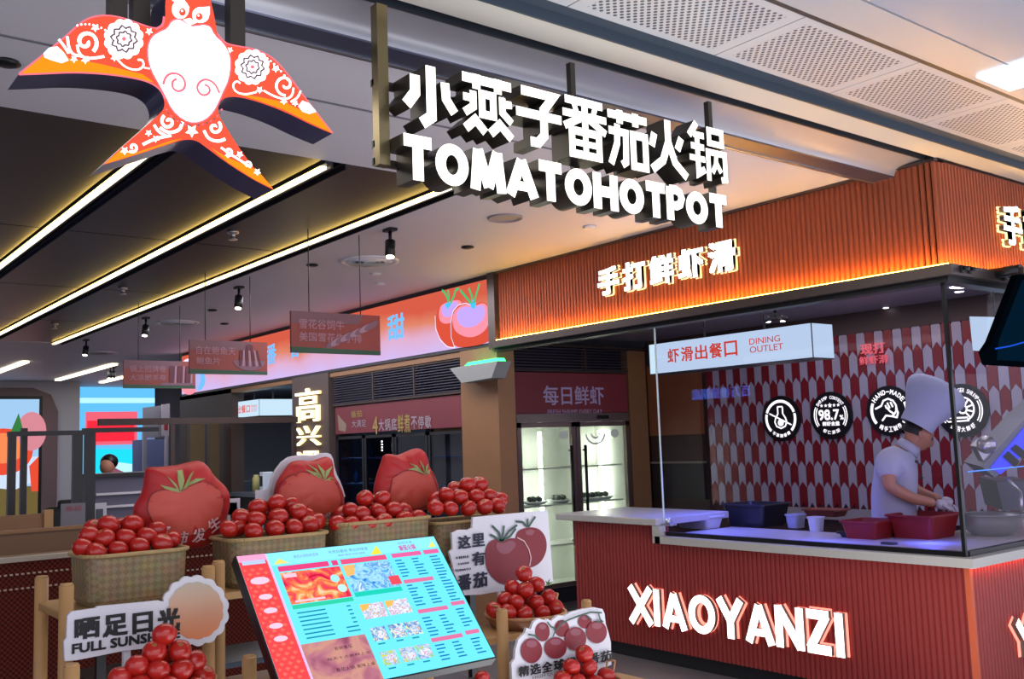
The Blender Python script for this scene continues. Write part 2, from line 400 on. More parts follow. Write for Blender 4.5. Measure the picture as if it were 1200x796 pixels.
# counter
cnt = thing('service_counter', 'red fluted corner counter with pale grey worktop, lit XIAOYANZI letters on its front', 'counter', (XF, YC, 0))
bm = B(); box(bm, XF+.02, XF+.10, YC+.02, 4.95, .1, .853); box(bm, XF+.02, XF+.10, 4.95, 5.88, .1, .975)
box(bm, XF+.10, 9.0, YC+.02, YC+.10, .1, .853); box(bm, XF+.1, 5.9, 5.80, 5.88, .1, .975)
ob('front_panel', bm, M_redc, cnt)
bm = flutes('Y', YC+.02, 4.93, XF+.02, .1, .853); b2 = flutes('Y', 4.95, 5.86, XF+.02, .1, .975); me = bpy.data.meshes.new('x'); b2.to_mesh(me); bm.from_mesh(me); b2.free()
ob('fluting', bm, M_redc, cnt, kind='stuff')
ob('fluting', flutes('X', XF+.04, 8.9, YC+.02, .1, .853), M_redc, cnt, kind='stuff')
ob('toe_kick', bx(XF+.05, 9, YC+.05, 5.86, 0, .1), M_char, cnt)
ob('corner_trim', bx(XF-.0, XF+.03, YC-.0, YC+.03, .1, .853), mat('orange_corner_trim', 'c85a34', .5), cnt)
pts = [(XF-.05, 4.95), (XF-.05, YC-.05), (9, YC-.05), (9, 3.45), (6.0, 3.45), (6.0, 4.95)]
bm = B(); prism(bm, pts, lambda a, b, d: Vector((a, b, d)), .853, .903)
box(bm, XF-.05, XF+.0, 4.90, 4.97, .853, .975)
ob('worktop', bm, M_stone, cnt, label='pale grey stone worktop edge around the corner')
bm = B(); box(bm, XF-.05, 5.95, 4.93, 6.02, .975, 1.025, bev=.006)
ob('raised_worktop', bm, M_stone, cnt, label='raised pale worktop at the left end of the counter')
bm = B(); box(bm, XF-.01, XF+.01, YC-.02, 4.9, .846, .852); box(bm, XF+.01, 9.0, YC-.012, YC+.0, .846, .852)
ob('led_strip', bx(XF+.02, 9.0, YC-.02, YC-.008, .845, .852), glow('red_orange_led', 'ff6a20', 14), cnt, label='orange light line under the worktop around the corner'); bm.free()

# glass screen
gs = thing('glass_screen', 'tall clear glass screen standing on the corner counter', 'glass screen', (XF+.03, YC+.03, .903))
GZ0, GZ1 = .93, 2.40
ob('glass_pane', bx(XF+.03, XF+.038, YC+.04, 4.93, GZ0, GZ1), glass('clear_glass', refl=.6), gs)
ob('glass_pane', bx(XF+.04, 9.0, YC+.03, YC+.038, GZ0, GZ1), glass('side_glass', refl=.3), gs)
bm = B(); box(bm, XF+.015, XF+.05, YC+.02, 4.9, .903, .93); box(bm, XF+.05, 9, YC+.015, YC+.05, .903, .93)
ob('bottom_channel', bm, M_black, gs)
ob('corner_joint', bx(XF+.02, XF+.04, YC+.022, YC+.042, .93, 2.40), M_black, gs)
ob('glass_edge', bx(XF+.028, XF+.040, 4.925, 4.932, .93, 2.40), mat('pale_glass_edge', 'b8c8c0', .2, emit=.12), gs)
bm = B(); box(bm, XF+.0, XF+.07, 4.84, 4.93, .975, .99); lathe(bm, [(.02, 0), (.024, .015), (.016, .035), (0, .04)], (XF+.03, 4.885, .99), 14)
ob('clamp', bm, M_steel, gs)

# interior of the stall
M_kceil = mat('grey_kitchen_ceiling', '8c8a94', .35)
struct('ceiling_kitchen', bx(XF+.12, 11.9, YC+.12, 7.6, 2.66, 2.7), M_kceil, label='low grey ceiling inside the stall')
XT = 7.9
wt = bpy.data.objects.new('wall_tiled', None); COL.objects.link(wt); WL[wt.name] = Vector((0, 0, 0)); setp(wt, 'stall back wall of red and white chevron tiles', kind='structure')
ob('tile_bed', bx(XT+.012, XT+.1, YC+.12, 6.78, 0, 2.48), mat('grout_dark', '4a3434', .7), wt)
ob('header', bx(XT-.02, XT+.1, YC+.12, 7.55, 2.47, 2.66), mat('brown_header', '4b3832', .5), wt)
M_tw = mat('white_glazed_tile', 'aea8b8', .25); M_tr = mat('red_glazed_tile', '84202a', .25)
tw, th, gh = .0885, .196, .055
tmesh = []
for m in (M_tw, M_tr):
    bm = B(); wd = tw/2-.003
    pts = [(-wd, -th/2+.002), (0, -th/2+gh+.002), (wd, -th/2+.002), (wd, th/2-.002), (0, th/2+gh-.002), (-wd, th/2-.002)]
    prism(bm, pts, lambda a, b, d: Vector((-d, -a, b)), -.002, .012)
    bmesh.ops.recalc_face_normals(bm, faces=bm.faces)
    me = bpy.data.meshes.new('tile'); bm.to_mesh(me); bm.free(); me.materials.append(m); tmesh.append(me)
nt_ = 0
for c in range(36):
    for r_ in range(8):
        y = 6.74-tw*(c+.5); z = 2.36-th*r_
        o = bpy.data.objects.new('tile', tmesh[(c+r_) % 2]); COL.objects.link(o); o.parent = wt; o.location = (XT, y, z); nt_ += 1
bm = B()
for c in range(36, 42):
    for r_ in range(8):
        y = 6.74-tw*(c+.5); z = 2.36-th*r_
        prism(bm, [(-y+a, z+b) for a, b in ((-tw/2+.003, -th/2), (0, -th/2+gh), (tw/2-.003, -th/2), (tw/2-.003, th/2-.004), (0, th/2+gh-.004), (-tw/2+.003, th/2-.004))], XP(XT), -.002, .012, mi=(c+r_) % 2)
ob('tile_rest', bm, [M_tw, M_tr], wt, kind='stuff')
ob('splash_ledge', bx(XT-.03, XT+.02, 3.0, 6.0, .80, .90), mat('pale_ledge', 'a8a2a4', .4), wt)
# wood part of that wall and the fridge wall
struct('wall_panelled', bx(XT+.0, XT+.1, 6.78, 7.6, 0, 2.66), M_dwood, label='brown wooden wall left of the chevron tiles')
ww = thing('wall_cabinet', 'orange-brown wall cabinet with a pale horizontal edge left of the chevron tiles', 'cabinet', (XT-.1, 7.2, 1.4))
ob('door_panel', bx(XT-.06, XT-.002, 6.80, 7.53, 1.62, 2.38), mat('orange_wood', '8a5232', .45, noise=.1, nscale=5), ww)
ob('lower_panel', bx(XT-.05, XT-.002, 6.80, 7.53, .95, 1.32), M_char, ww)
ob('edge_rail', bx(XT-.07, XT-.0, 6.80, 7.53, 1.32, 1.34), mat('pale_edge', '8c8474', .4), ww)
ob('mid_panel', bx(XT-.045, XT-.002, 6.80, 7.53, 1.345, 1.615), M_dwood, ww)
YF = 7.55
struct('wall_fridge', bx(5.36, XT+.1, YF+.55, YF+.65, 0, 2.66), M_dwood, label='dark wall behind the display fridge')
ob('wood_column', bx(7.56, XT-.07, YF-.01, YF+.5, 0, 2.55), M_wood, label='brown wooden column right of the glass display fridge', cat='column')
ob('wood_column', bx(5.36, 5.93, YF+.0, YF+.5, 0, 2.66), M_wood, label='narrow brown wooden column left of the glass display fridge', cat='column')
def louvre(name, label, F, x0, x1, z0, z1, nm, dep=.06, n=13, loc=(0, 0, 0)):
    t = thing(name, label, 'vent grille', loc)
    bm = B(); prism(bm, [(x0, z0), (x1, z0), (x1, z1), (x0, z1)], F, -.10, -.09); ob('back_plate', bm, M_black, t)
    bm = B()
    for i in range(n):
        z = z0+(z1-z0)*(i+.5)/n; h = (z1-z0)/n*.30
        v = [bm.verts.new(F(x, zz, d)) for x in (x0, x1) for zz, d in ((z-h, 0), (z+h*.2, 0), (z+h, -dep), (z-h*.1, -dep))]
        for q in ((0, 1, 5, 4), (1, 2, 6, 5), (2, 3, 7, 6), (3, 0, 4, 7), (0, 3, 2, 1), (4, 5, 6, 7)): bm.faces.new([v[k] for k in q])
    ob('slats', bm, mat('slate_blue_slat', '4a4858', .4, .4), t, kind='stuff')
    bm = B()
    for x in nm: prism(bm, [(x-.012, z0), (x+.012, z0), (x+.012, z1), (x-.012, z1)], F, -.05, .006)
    prism(bm, [(x0, z0-.02), (x1, z0-.02), (x1, z0), (x0, z0)], F, -.08, .008); prism(bm, [(x0, z1), (x1, z1), (x1, z1+.02), (x0, z1+.02)], F, -.08, .008)
    ob('frame', bm, M_dwood, t)
louvre('louvre_grille', 'dark blue louvre grille above the red header of the display fridge', YP(YF), 5.96, 7.86, 2.32, 2.56, (6.95,), n=8, loc=(6.9, YF, 2.32))
# fridge
fr = thing('display_fridge', 'two-door glass display fridge with a red header, brightly lit inside', 'fridge', (6.75, YF, 0))
fx0, fx1 = 5.98, 7.52
bm = B(); box(bm, fx0, fx0+.05, YF+.02, YF+.5, .05, 1.84); box(bm, fx1-.05, fx1, YF+.02, YF+.5, .05, 1.84); box(bm, fx0, fx1, YF+.46, YF+.5, .05, 1.84)
box(bm, fx0, fx1, YF+.02, YF+.5, .05, .16); box(bm, fx0, fx1, YF+.02, YF+.5, 1.79, 1.84)
ob('cabinet', bm, mat('pale_fridge_liner', 'd8dcd4', .4), fr)
bm = B(); prism(bm, [(fx0, 1.88), (fx1, 1.88), (fx1, 2.29), (fx0, 2.29)], YP(YF), -.4, .02)
hd = ob('header', bm, mat('dull_red_print', '7d3038', .4, noise=.15, nscale=4), fr, label='dull red header panel with white characters')
bm = B(); q = pY(YF-.022, [(637, 475), (708, 475), (708, 452), (637, 452)]); text(bm, '每日鲜虾', YP(YF-.022), q[0][0], q[0][1], q[1][0], q[3][1], 0, off=.012)
text(bm, 'FRESH SHRIMP EVERY DAY', YP(YF-.022), q[0][0]+.05, q[0][1]-.09, q[1][0]-.03, q[0][1]-.045, 0)
ob('lettering', bm, mat('lilac_print', 'b8a8cc', .5), hd)
ob('top_rail', bx(fx0, fx1, YF-.03, YF+.3, 1.79, 1.875), mat('steel_rail', '8c8482', .25, .8), fr)
cb = B(); box(cb, 7.05, 7.22, YF-.035, YF-.03, 1.815, 1.855); ob('controller', cb, M_black, fr)
ob('kick_plate', bx(fx0, fx1, YF, YF+.03, .0, .15), M_char, fr)
for i, (a, b) in enumerate(((fx0, 6.745), (6.755, fx1))):
    bm = B(); wdt = .055
    box(bm, a, a+wdt, YF-.03, YF+.01, .16, 1.785); box(bm, b-wdt, b, YF-.03, YF+.01, .16, 1.785); box(bm, a, b, YF-.03, YF+.01, .16, .2); box(bm, a, b, YF-.03, YF+.01, 1.74, 1.785)
    d = ob('door', bm, mat('bronze_steel_frame', '8a7c78', .28, .8), fr)
    ob('pane', bx(a+wdt, b-wdt, YF-.012, YF-.006, .2, 1.74), glass('fridge_glass', 'eef4ee'), d)
    hxx = b-.09 if i == 0 else a+.09
    bm = B(); tube(bm, (hxx, YF-.06, .55), (hxx, YF-.06, 1.55), .016); tube(bm, (hxx, YF-.06, .6), (hxx, YF-.02, .6), .01); tube(bm, (hxx, YF-.06, 1.5), (hxx, YF-.02, 1.5), .01)
    ob('handle', bm, M_black, d)
    bm = B(); F = YP(YF-.013); cx = b-.15 if i == 0 else a+.28
    if i: strokes(bm, [(circ(cx, 1.66, .13, .10, 24, math.pi, 2*math.pi), 1), (circ(cx, 1.67, .06, .05, 16, math.pi, 2*math.pi), 1)], F, lambda p: p, .022, .001, None)
    flat(bm, circ(cx+(.28 if i else 0), 1.66, .06, .045, 12), F, .001)
    ob('sticker', bm, mat('white_sticker', 'b8c0b8', .5, emit=.15), d)
for z in (.55, .95, 1.32):
    ob('shelf', bx(fx0+.05, fx1-.05, YF+.06, YF+.45, z, z+.015), mat('pale_shelf', 'd8dad8', .3), fr)
for k, x in enumerate((6.18, 6.55, 6.98, 7.40)):
    bm = B(); box(bm, x-.012, x+.012, YF+.30, YF+.33, .25, 1.7)
    if k in (1, 3): ob('light_tube', bm, glow('fridge_tube', 'fffcf4', 14), fr)
    else: bm.free()
for k, (px, py) in enumerate(((627, 551), (655, 553), (690, 552), (705, 556))):
    p = onY(px, py, YF+.2); bm = B(); lathe(bm, [(.0, .0), (.10, .005), (.13, .03), (.12, .035), (.09, .02), (0, .03)], (p.x, YF+.22, .966), 16)
    for j in range(5): 
        a = j*1.3; lathe(bm, [(0, .02), (.03, .035), (.035, .055), (.02, .075), (0, .08)], (p.x+.05*math.cos(a), YF+.22+.05*math.sin(a), .97), 8, mi=1)
    ob('plate_of_seafood', bm, [M_wh, mat('grey_seafood', '5a625c', .4)], label=['seafood plate on the fridge shelf, leftmost', 'seafood plate on the fridge shelf, beside the left door handle', 'seafood plate on the fridge shelf, just right of the door gap', 'seafood plate on the fridge shelf, rightmost'][k], cat='plate', group='plates in the display fridge')

# stall lights
for k, (px, py, w_) in enumerate(((1015, 343, .07), (740, 388, .06), (1127, 336, .09), (1124, 342, .035), (1038, 361, .025))):
    p = onZ(px, py, 2.655)
    bm = B(); lathe(bm, [(w_, 0), (w_, -.006), (w_*1.15, -.006), (w_*1.15, 0)], (p.x, p.y, 2.66), 20); bm2 = bm
    t = thing('downlight', ['round downlight in the stall ceiling left of the glass corner', 'round downlight in the stall ceiling above the display fridge', 'round downlight in the stall ceiling right of the glass corner', 'tiny downlight just under the larger one right of the glass corner', 'tiny downlight over the chevron tiles'][k], 'downlight', (p.x, p.y, 2.66), 'downlights inside the stall')
    ob('rim', bm2, M_wh, t); bm = B(); lathe(bm, [(w_*.95, -.004), (w_*.9, -.008), (0, -.008)], (p.x, p.y, 2.66), 20); ob('lamp', bm, glow('downlight_lamp', 'ffffff', 6), t)

p = onZ(908, 363, 2.66); t = thing('track_spotlight', 'small twin black spotlight on the stall ceiling above the sign box', 'spotlight', (p.x, p.y, 2.66), 'black ceiling spotlights')
bm = B(); tube(bm, (p.x, p.y, 2.58), (p.x, p.y, 2.66), .012); box(bm, p.x-.06, p.x+.06, p.y-.06, p.y+.06, 2.575, 2.59); ob('mount', bm, M_black, t)
for dx in (-.045, .045):
    bm = B(); tube(bm, (p.x+dx, p.y-dx, 2.56), (p.x+dx*1.3, p.y-dx*1.3, 2.60), .03); ob('lamp_head', bm, M_black, t); bm = B(); tube(bm, (p.x+dx, p.y-dx, 2.552), (p.x+dx, p.y-dx, 2.56), .024); ob('lens', bm, glow('spot_lens', 'fff4e0', 6), t)
# DINING OUTLET light box
XB = 6.1
def lightbox(label, loc, X, qp, side, letters, matface, Wd=.25):
    t = thing('sign_box', label, 'sign', loc)
    q = pX(X, qp)  # bl br tr tl
    x0 = (q[0][0]+q[3][0])/2; x1 = (q[1][0]+q[2][0])/2; z0 = (q[0][1]+q[1][1])/2; z1 = (q[2][1]+q[3][1])/2
    bm = B(); prism(bm, [(x0, z0), (x1, z0), (x1, z1), (x0, z1)], XP(X), -side, 0)
    ob('box_body', bm, matface, t)
    bm = B()
    for a in (x0, x1):
        prism(bm, [(a-.004, z0), (a+.004, z0), (a+.004, z1), (a-.004, z1)], XP(X), 0, .003)
    prism(bm, [(x0, z0-.006), (x1, z0-.006), (x1, z0), (x0, z0)], XP(X), -side, .003); ob('edge_frame', bm, M_dkgrey, t)
    bm = B(); letters(bm, XP(X), x0, x1, z0, z1); ob('lettering', bm, mat('red_sign_print', 'c8402c', .5, emit=.55, ecol='e0442c'), t)
    bm = B(); ym = -(x0+x1)/2
    for dy in (-.3, .3): tube(bm, (X+side/2, ym+dy, z1), (X+side/2, ym+dy, z1+.6 if z1+.6 < 2.66 else 2.66), .008)
    ob('hanger', bm, M_black, t)
def let1(bm, F, x0, x1, z0, z1):
    W = x1-x0; H = z1-z0
    for i, ch in enumerate('虾滑出餐口'):
        a = x0+W*(.13+.093*i); text(bm, ch, F, a, z0+H*.30, a+W*.080, z0+H*.78, .003, off=.018)
    text(bm, 'DINING', F, x0+W*.655, z0+H*.58, x0+W*.83, z0+H*.77, .003, off=.004); text(bm, 'OUTLET', F, x0+W*.655, z0+H*.33, x0+W*.845, z0+H*.52, .003, off=.004)
lightbox('long glowing white DINING OUTLET sign box hanging behind the glass', (XB, 4.6, 2.1), XB, [(761, 437), (952, 421), (952, 379), (761, 404)], .26, let1, glow('pale_cyan_lightbox', 'bcd6e8', .95))
def let0(bm, F, x0, x1, z0, z1): flat(bm, [(x0, z0), (x0+.01, z0), (x0+.01, z0+.01), (x0, z0+.01)], F, .0015)
t = thing('sign_box', 'blank glowing white sign box behind the hanging dark monitor', 'sign', (6.9, 3.5, 2.1))
q = pX(6.6, [(1140, 411), (1182, 411), (1182, 372), (1136, 371)])
bm = B(); prism(bm, q, XP(6.6), -.25, 0); ob('box_body', bm, glow('pale_cyan_lightbox', 'bcd6e8', .95), t)
bm = B(); tube(bm, (6.7, -(q[0][0]+q[1][0])/2, q[2][1]), (6.7, -(q[0][0]+q[1][0])/2, 2.66), .008); ob('hanger', bm, M_black, t)
# hanging dark monitor on the corner
t = thing('hanging_monitor', 'dark blue monitor hanging from the fascia at the right edge', 'monitor', (4.3, 2.45, 2.2))
YM = 2.5
q = pY(YM, [(1160, 427), (1240, 432), (1240, 322), (1193, 322), (1163, 400), (1155, 412)])
bm = B(); prism(bm, q, YP(YM), -.04, 0); ob('casing', bm, mat('dark_blue_casing', '03080e', .7, spec=0), t)
bm = B(); q2 = pY(YM, [(1168, 422), (1240, 426), (1240, 330), (1198, 328), (1170, 400)]); prism(bm, q2, YP(YM), 0, .004); ob('screen', bm, mat('deep_blue_screen', '020a14', .7, spec=0, emit=.12, ecol='06405e'), t)
bm = B(); strokes(bm, [pY(YM, [(1165, 409), (1182, 406), (1200, 401), (1225, 398)])], YP(YM), lambda p: p, .008, .006, None); ob('blue_line', bm, glow('electric_blue', '1c4cc8', 1.0), t)
p = onY(1195, 322, YM); bm = B(); box(bm, p.x-.02, p.x+.02, YM-.03, YM+.2, p.z, p.z+.04); tube(bm, (p.x, YM-.01, p.z+.03), (p.x, YM+.18, p.z+.03), .03)
ob('bracket', bm, M_black, t)
for k, (px, py) in enumerate(((1123, 316), (1132, 317), (1173, 325))):
    p = onY(px, py, YC-.06); bm = B(); box(bm, p.x-.016, p.x+.016, YC-.09, YC-.05, p.z-.02, p.z+.02, bev=.005); tube(bm, (p.x, YC-.08, p.z+.01), (p.x, YC-.12, p.z-.005), .011)
    ob('small_clamp', bm, M_black, label=['small black camera clamp on the ledge, first from the corner', 'small black camera clamp on the ledge, second from the corner', 'small black camera clamp on the ledge beside the hanging monitor'][k], cat='clamp')

# medallions
def arc_text(bm, s, F, cx, cz, r, a0, a1, h, d, flip=False, off=.01):
    n = len(s)
    for i, ch in enumerate(s):
        if ch == ' ': continue
        a = a0+(a1-a0)*(i+.5)/n; w_ = abs(a1-a0)*r/n*.8; ca, sa = math.cos(a), math.sin(a)
        up = (ca, sa) if not flip else (-ca, -sa); rt = (up[1], -up[0])
        T = lambda p: (cx+r*ca+rt[0]*p[0]+up[0]*p[1], cz+r*sa+rt[1]*p[0]+up[1]*p[1])
        hh = h*.1 if ch == '-' else h/2; ww = w_*.18 if ch == 'I' else w_/2
        text(bm, ch, F, -ww, -hh, ww, hh, d, off=off, T=T)
M_disc = mat('black_disc', '141216', .35); M_led = glow('white_print_lit', 'ffffff', 1.5)
XM = XT-.035
def medal(px, py, label, art):
    y, z = onX(px, py, XM).y, onX(px, py, XM).z
    t = thing('wall_medallion', label, 'medallion', (XM, y, z), 'round medallions on the tiles')
    bm = B(); prism(bm, circ(-y, z, .218, n=36), XP(XM), -.04, 0); ob('disc', bm, M_disc, t)
    bm = B(); art(bm, XP(XM), -y, z); ob('emblem', bm, M_led, t)
I = lambda p: p
def art1(bm, F, cx, cz):
    strokes(bm, [(circ(cx, cz, .165, n=22, a0=R(20), a1=R(160)), 1), (circ(cx, cz, .165, n=22, a0=R(165), a1=R(225)), 1), (circ(cx, cz, .165, n=22, a0=R(-45), a1=R(15)), 1)], F, I, .026, .004, None)
    arc_text(bm, '不添加香精', F, cx, cz, .165, R(232), R(308), .034, .004, True, .02)
    st = [[(-.028, .11), (-.028, .045), (-.058, .0), (-.068, -.035), (-.05, -.075), (0, -.095), (.05, -.075), (.068, -.035), (.058, 0), (.028, .045), (.028, .11)]]
    strokes(bm, st, F, lambda p: (cx+p[0], cz+p[1]), .014, .004, None); flat(bm, circ(cx, cz-.04, .034, n=12), F, .004); strokes(bm, [[(-.03, .112), (.03, .112)], [(-.125, .05), (.12, -.065)]], F, lambda p: (cx+p[0], cz+p[1]), .013, .005, None)
def star(cx, cz, r): return [(cx+(r if i % 2 == 0 else r*.42)*math.sin(math.pi*i/5), cz+(r if i % 2 == 0 else r*.42)*math.cos(math.pi*i/5)) for i in range(10)]
def art2(bm, F, cx, cz):
    for rr in (.172, .152):
        strokes(bm, [(circ(cx, cz, rr, n=14, a0=R(-35), a1=R(28)), 1), (circ(cx, cz, rr, n=14, a0=R(152), a1=R(215)), 1)], F, I, .009, .004, None)
    arc_text(bm, 'SHRIMP CONTENT', F, cx, cz, .165, R(146), R(34), .030, .004)
    for i in range(5): flat(bm, star(cx-.088+.044*i, cz+.092, .026 if i == 2 else .018), F, .004)
    text(bm, '98.7', F, cx-.125, cz-.042, cx+.09, cz+.055, .004, off=.03); text(bm, '%', F, cx+.095, cz-.042, cx+.135, cz-.0, .004, off=.02)
    text(bm, '鲜虾含量', F, cx-.09, cz-.095, cx+.09, cz-.055, .004, off=.02); arc_text(bm, '虾仁添加', F, cx, cz, .155, R(236), R(304), .034, .004, True, .01)
def art3(bm, F, cx, cz):
    strokes(bm, [(circ(cx, cz, .165, n=14, a0=R(-40), a1=R(25)), 1), (circ(cx, cz, .165, n=14, a0=R(155), a1=R(220)), 1)], F, I, .026, .004, None)
    arc_text(bm, 'HAND-MADE', F, cx, cz, .165, R(150), R(30), .042, .004, False, .03); arc_text(bm, '纯手工制作', F, cx, cz, .16, R(232), R(312), .044, .004, True, .02)
    st = [[(-.13, .02), (-.07, .045), (-.045, .09), (0, .105), (.045, .085), (.07, .045), (.075, .005), (.05, -.03), (.01, -.005), (-.02, .03)], [(-.07, -.085), (-.03, -.04), (.03, -.05), (.07, -.06), (.085, -.02), (.065, .02)],
          [(-.01, .07), (.01, .02)], [(.02, .075), (.04, .03)], [(-.03, .05), (-.02, .02)], [(.03, -.05), (.04, -.03)]]
    strokes(bm, st, F, lambda p: (cx+p[0], cz+p[1]), .015, .005, None)
def art4(bm, F, cx, cz):
    for rr in (.172, .152):
        strokes(bm, [(circ(cx, cz, rr, n=14, a0=R(-35), a1=R(28)), 1), (circ(cx, cz, rr, n=14, a0=R(152), a1=R(215)), 1)], F, I, .009, .004, None)
    arc_text(bm, 'BLACK TIGER SHRIMP', F, cx, cz, .165, R(150), R(30), .034, .004); arc_text(bm, '选用大鲜虾', F, cx, cz, .155, R(230), R(312), .042, .004, True)
    strokes(bm, [(circ(cx+.01, cz+.01, .095, n=18, a0=R(-70), a1=R(140)), 1), (circ(cx+.01, cz+.01, .035, n=12), 1, True), [(cx-.13, cz-.06), (cx+.05, cz-.06)], [(cx-.12, cz-.09), (cx+.06, cz-.085)]]
            + [[(cx+.01+.035*math.cos(R(a)), cz+.01+.035*math.sin(R(a))), (cx+.01+.095*math.cos(R(a)), cz+.01+.095*math.sin(R(a)))] for a in (-50, -15, 20, 55, 90, 125)], F, I, .013, .005, None)
medal(915, 490.5, 'black round medallion with a crossed-out flask, leftmost on the chevron tiles', art1)
medal(973.5, 487, 'black round medallion reading 98.7 percent on the chevron tiles', art2)
medal(1042, 481.5, 'black round HAND-MADE medallion with a fist, left of the chef hat', art3)
medal(1127, 481, 'black round medallion with a shrimp, partly hidden by the chef hat', art4)
bm = B(); q = pX(XT-.03, [(1008, 427), (1041, 422), (1041, 402), (1008, 405)])
t = thing('small_neon_sign', 'small red lit sign high on the chevron tiles', 'sign', (XT-.03, onX(1025, 414, XT).y, 2.2)); text(bm, '现打', XP(XT-.03), q[0][0]+.02, q[0][1]+.08, q[1][0]-.02, q[3][1]+.01, 0, .012, off=.008); text(bm, '鲜虾滑', XP(XT-.03), q[0][0], q[0][1]-.01, q[1][0], q[0][1]+.065, 0, .012)
ob('lettering', bm, glow('soft_red_neon', 'd8606a', 1.0), t)

# ================================================================== HALO LETTERS
M_lside = mat('letter_side_metal', '8a7c74', .4, .5)
M_halo = glow('warm_halo_glow', 'ffdc98', 1.7)
def letters_on_fascia():
    q = pX(XF-.02, [(703, 348), (870, 316), (870, 280), (703, 315)])
    t = thing('letter_sign', 'five glowing white Chinese characters on the orange fascia', 'sign', (XF, -(q[0][0]+q[1][0])/2, 2.7))
    x0, x1 = q[0][0], q[1][0]; W = (x1-x0)/5.0; z0 = (q[0][1]+q[1][1])/2; z1 = (q[2][1]+q[3][1])/2
    for i, ch in enumerate('手打鲜虾滑'):
        bm = B(); a = x0+W*i+W*.06; text(bm, ch, XP(XF-.015), a, z0, a+W*.86, z1, .012, .04, off=.036, mi=0, smi=1); text(bm, ch, XP(XF-.015), a-.006, z0-.006, a+W*.86+.006, z1+.006, .0, .008, off=.05, mi=2, smi=2); ob('character', bm, [M_sign_white, M_lside, M_halo], t, fix=False)
letters_on_fascia()
t = thing('letter_sign', 'glowing white Chinese characters cut off at the right edge of the fascia', 'sign', (6.3, YC, 2.7))
q = pY(YC-.02, [(1171, 287), (1200, 297), (1200, 252), (1171, 240)]); hgt = q[3][1]-q[0][1]; wd = hgt*.95
for i, ch in enumerate('手打鲜'):
    bm = B(); a = q[0][0]+wd*1.12*i; text(bm, ch, YP(YC-.015), a, q[0][1], a+wd, q[3][1], .012, .04, off=.025, mi=0, smi=1); text(bm, ch, YP(YC-.015), a-.006, q[0][1]-.006, a+wd+.006, q[3][1]+.006, .0, .008, off=.05, mi=2, smi=2); ob('character', bm, [M_sign_white, M_lside, M_halo], t, fix=False)

LAT = {
 'X': [[(0, 0), (1, 1)], [(0, 1), (1, 0)]], 'I': [[(.5, 0), (.5, 1)]], 'A': [[(.08, 0), (.5, .93)], [(.92, 0), (.5, .93)], ([(.25, .27), (.75, .27)], .8)],
 'Y': [[(.5, 0), (.5, .45), (.06, 1)], [(.5, .45), (.94, 1)]], 'N': [[(.1, 0), (.1, 1)], [(.1, .96), (.9, .04)], [(.9, 0), (.9, 1)]],
 'Z': [[(.05, .9), (.95, .9)], [(.85, .9), (.12, .1)], [(.02, .1), (.98, .1)]], 'T': [[(0, .9), (1, .9)], [(.5, 0), (.5, .9)]],
 'M': [[(.09, 0), (.2, 1)], [(.2, 1), (.5, .1)], [(.5, .1), (.8, 1)], [(.8, 1), (.91, 0)]], 'H': [[(.12, 0), (.12, 1)], [(.88, 0), (.88, 1)], [(.12, .5), (.88, .5)]]}
def latin(bm, ch, F, x0, z0, w_, h, s, d0, d1, mi=0, smi=1):
    T = lambda p: (x0+w_*p[0], z0+h*p[1])
    if ch == 'O':
        n = 32; oo = circ(x0+w_/2, z0+h/2, w_/2, h/2, n); ii = circ(x0+w_/2, z0+h/2, w_/2-s, h/2-s*.9, n)
        for i in range(n):
            j = (i+1) % n; a, b, c, d = oo[i], oo[j], ii[j], ii[i]
            v0 = [bm.verts.new(F(*p, d0)) for p in (a, b, c, d)]; v1 = [bm.verts.new(F(*p, d1)) for p in (a, b, c, d)]
            bm.faces.new(v1).material_index = mi
            for e in ((0, 1), (2, 3)): bm.faces.new((v0[e[0]], v0[e[1]], v1[e[1]], v1[e[0]])).material_index = smi
        return
    if ch == 'P':
        strokes(bm, [[(.14, 0), (.14, 1)]], F, T, s, d0, d1, mi, smi)
        pts = [(.14, .93), (.55, .93), (.78, .87), (.9, .71), (.78, .52), (.55, .45), (.14, .45)]
        strokes(bm, [(pts, .85)], F, T, s, d0, d1, mi, smi); return
    strokes(bm, LAT[ch], F, T, s, d0, d1, mi, smi)
XL = XF-.0
M_halor = glow('pink_red_halo', 'ff8a78', 1.6)  # halo on the counter shaped as a larger glowing copy of each letter
q = pX(XL, [(741, 731), (1001, 771), (1001, 722), (741, 684)])
t = thing('letter_sign', 'glowing white XIAOYANZI letters on the red counter front', 'sign', (XF, 4.3, .4))
x0, x1 = q[0][0]+.03, q[1][0]-.03; z0 = (q[0][1]+q[1][1])/2+.01; z1 = (q[2][1]+q[3][1])/2
wd = {'X': 1.0, 'I': .32, 'A': 1.05, 'O': 1.15, 'Y': 1.0, 'N': .95, 'Z': .85}
S_ = sum(wd[c] for c in 'XIAOYANZI')+.13*8; k = (x1-x0)/S_; a = x0
for ch in 'XIAOYANZI':
    bm = B(); latin(bm, ch, XP(XF-.0), a, z0, wd[ch]*k, z1-z0, .056, 0.012, .04); latin(bm, ch, XP(XF-.0), a, z0, wd[ch]*k, z1-z0, .074, 0.0, .006, 2, 2); a += (wd[ch]+.13)*k
    ob('letter', bm, [M_sign_white, M_lside, M_halor], t, fix=False)
t = thing('letter_sign', 'glowing white letters beginning with Y cut off at the right edge of the counter', 'sign', (6.2, YC, .4))
q = pY(YC, [(1186, 773), (1200, 768), (1200, 722), (1186, 727)])
a = q[0][0]
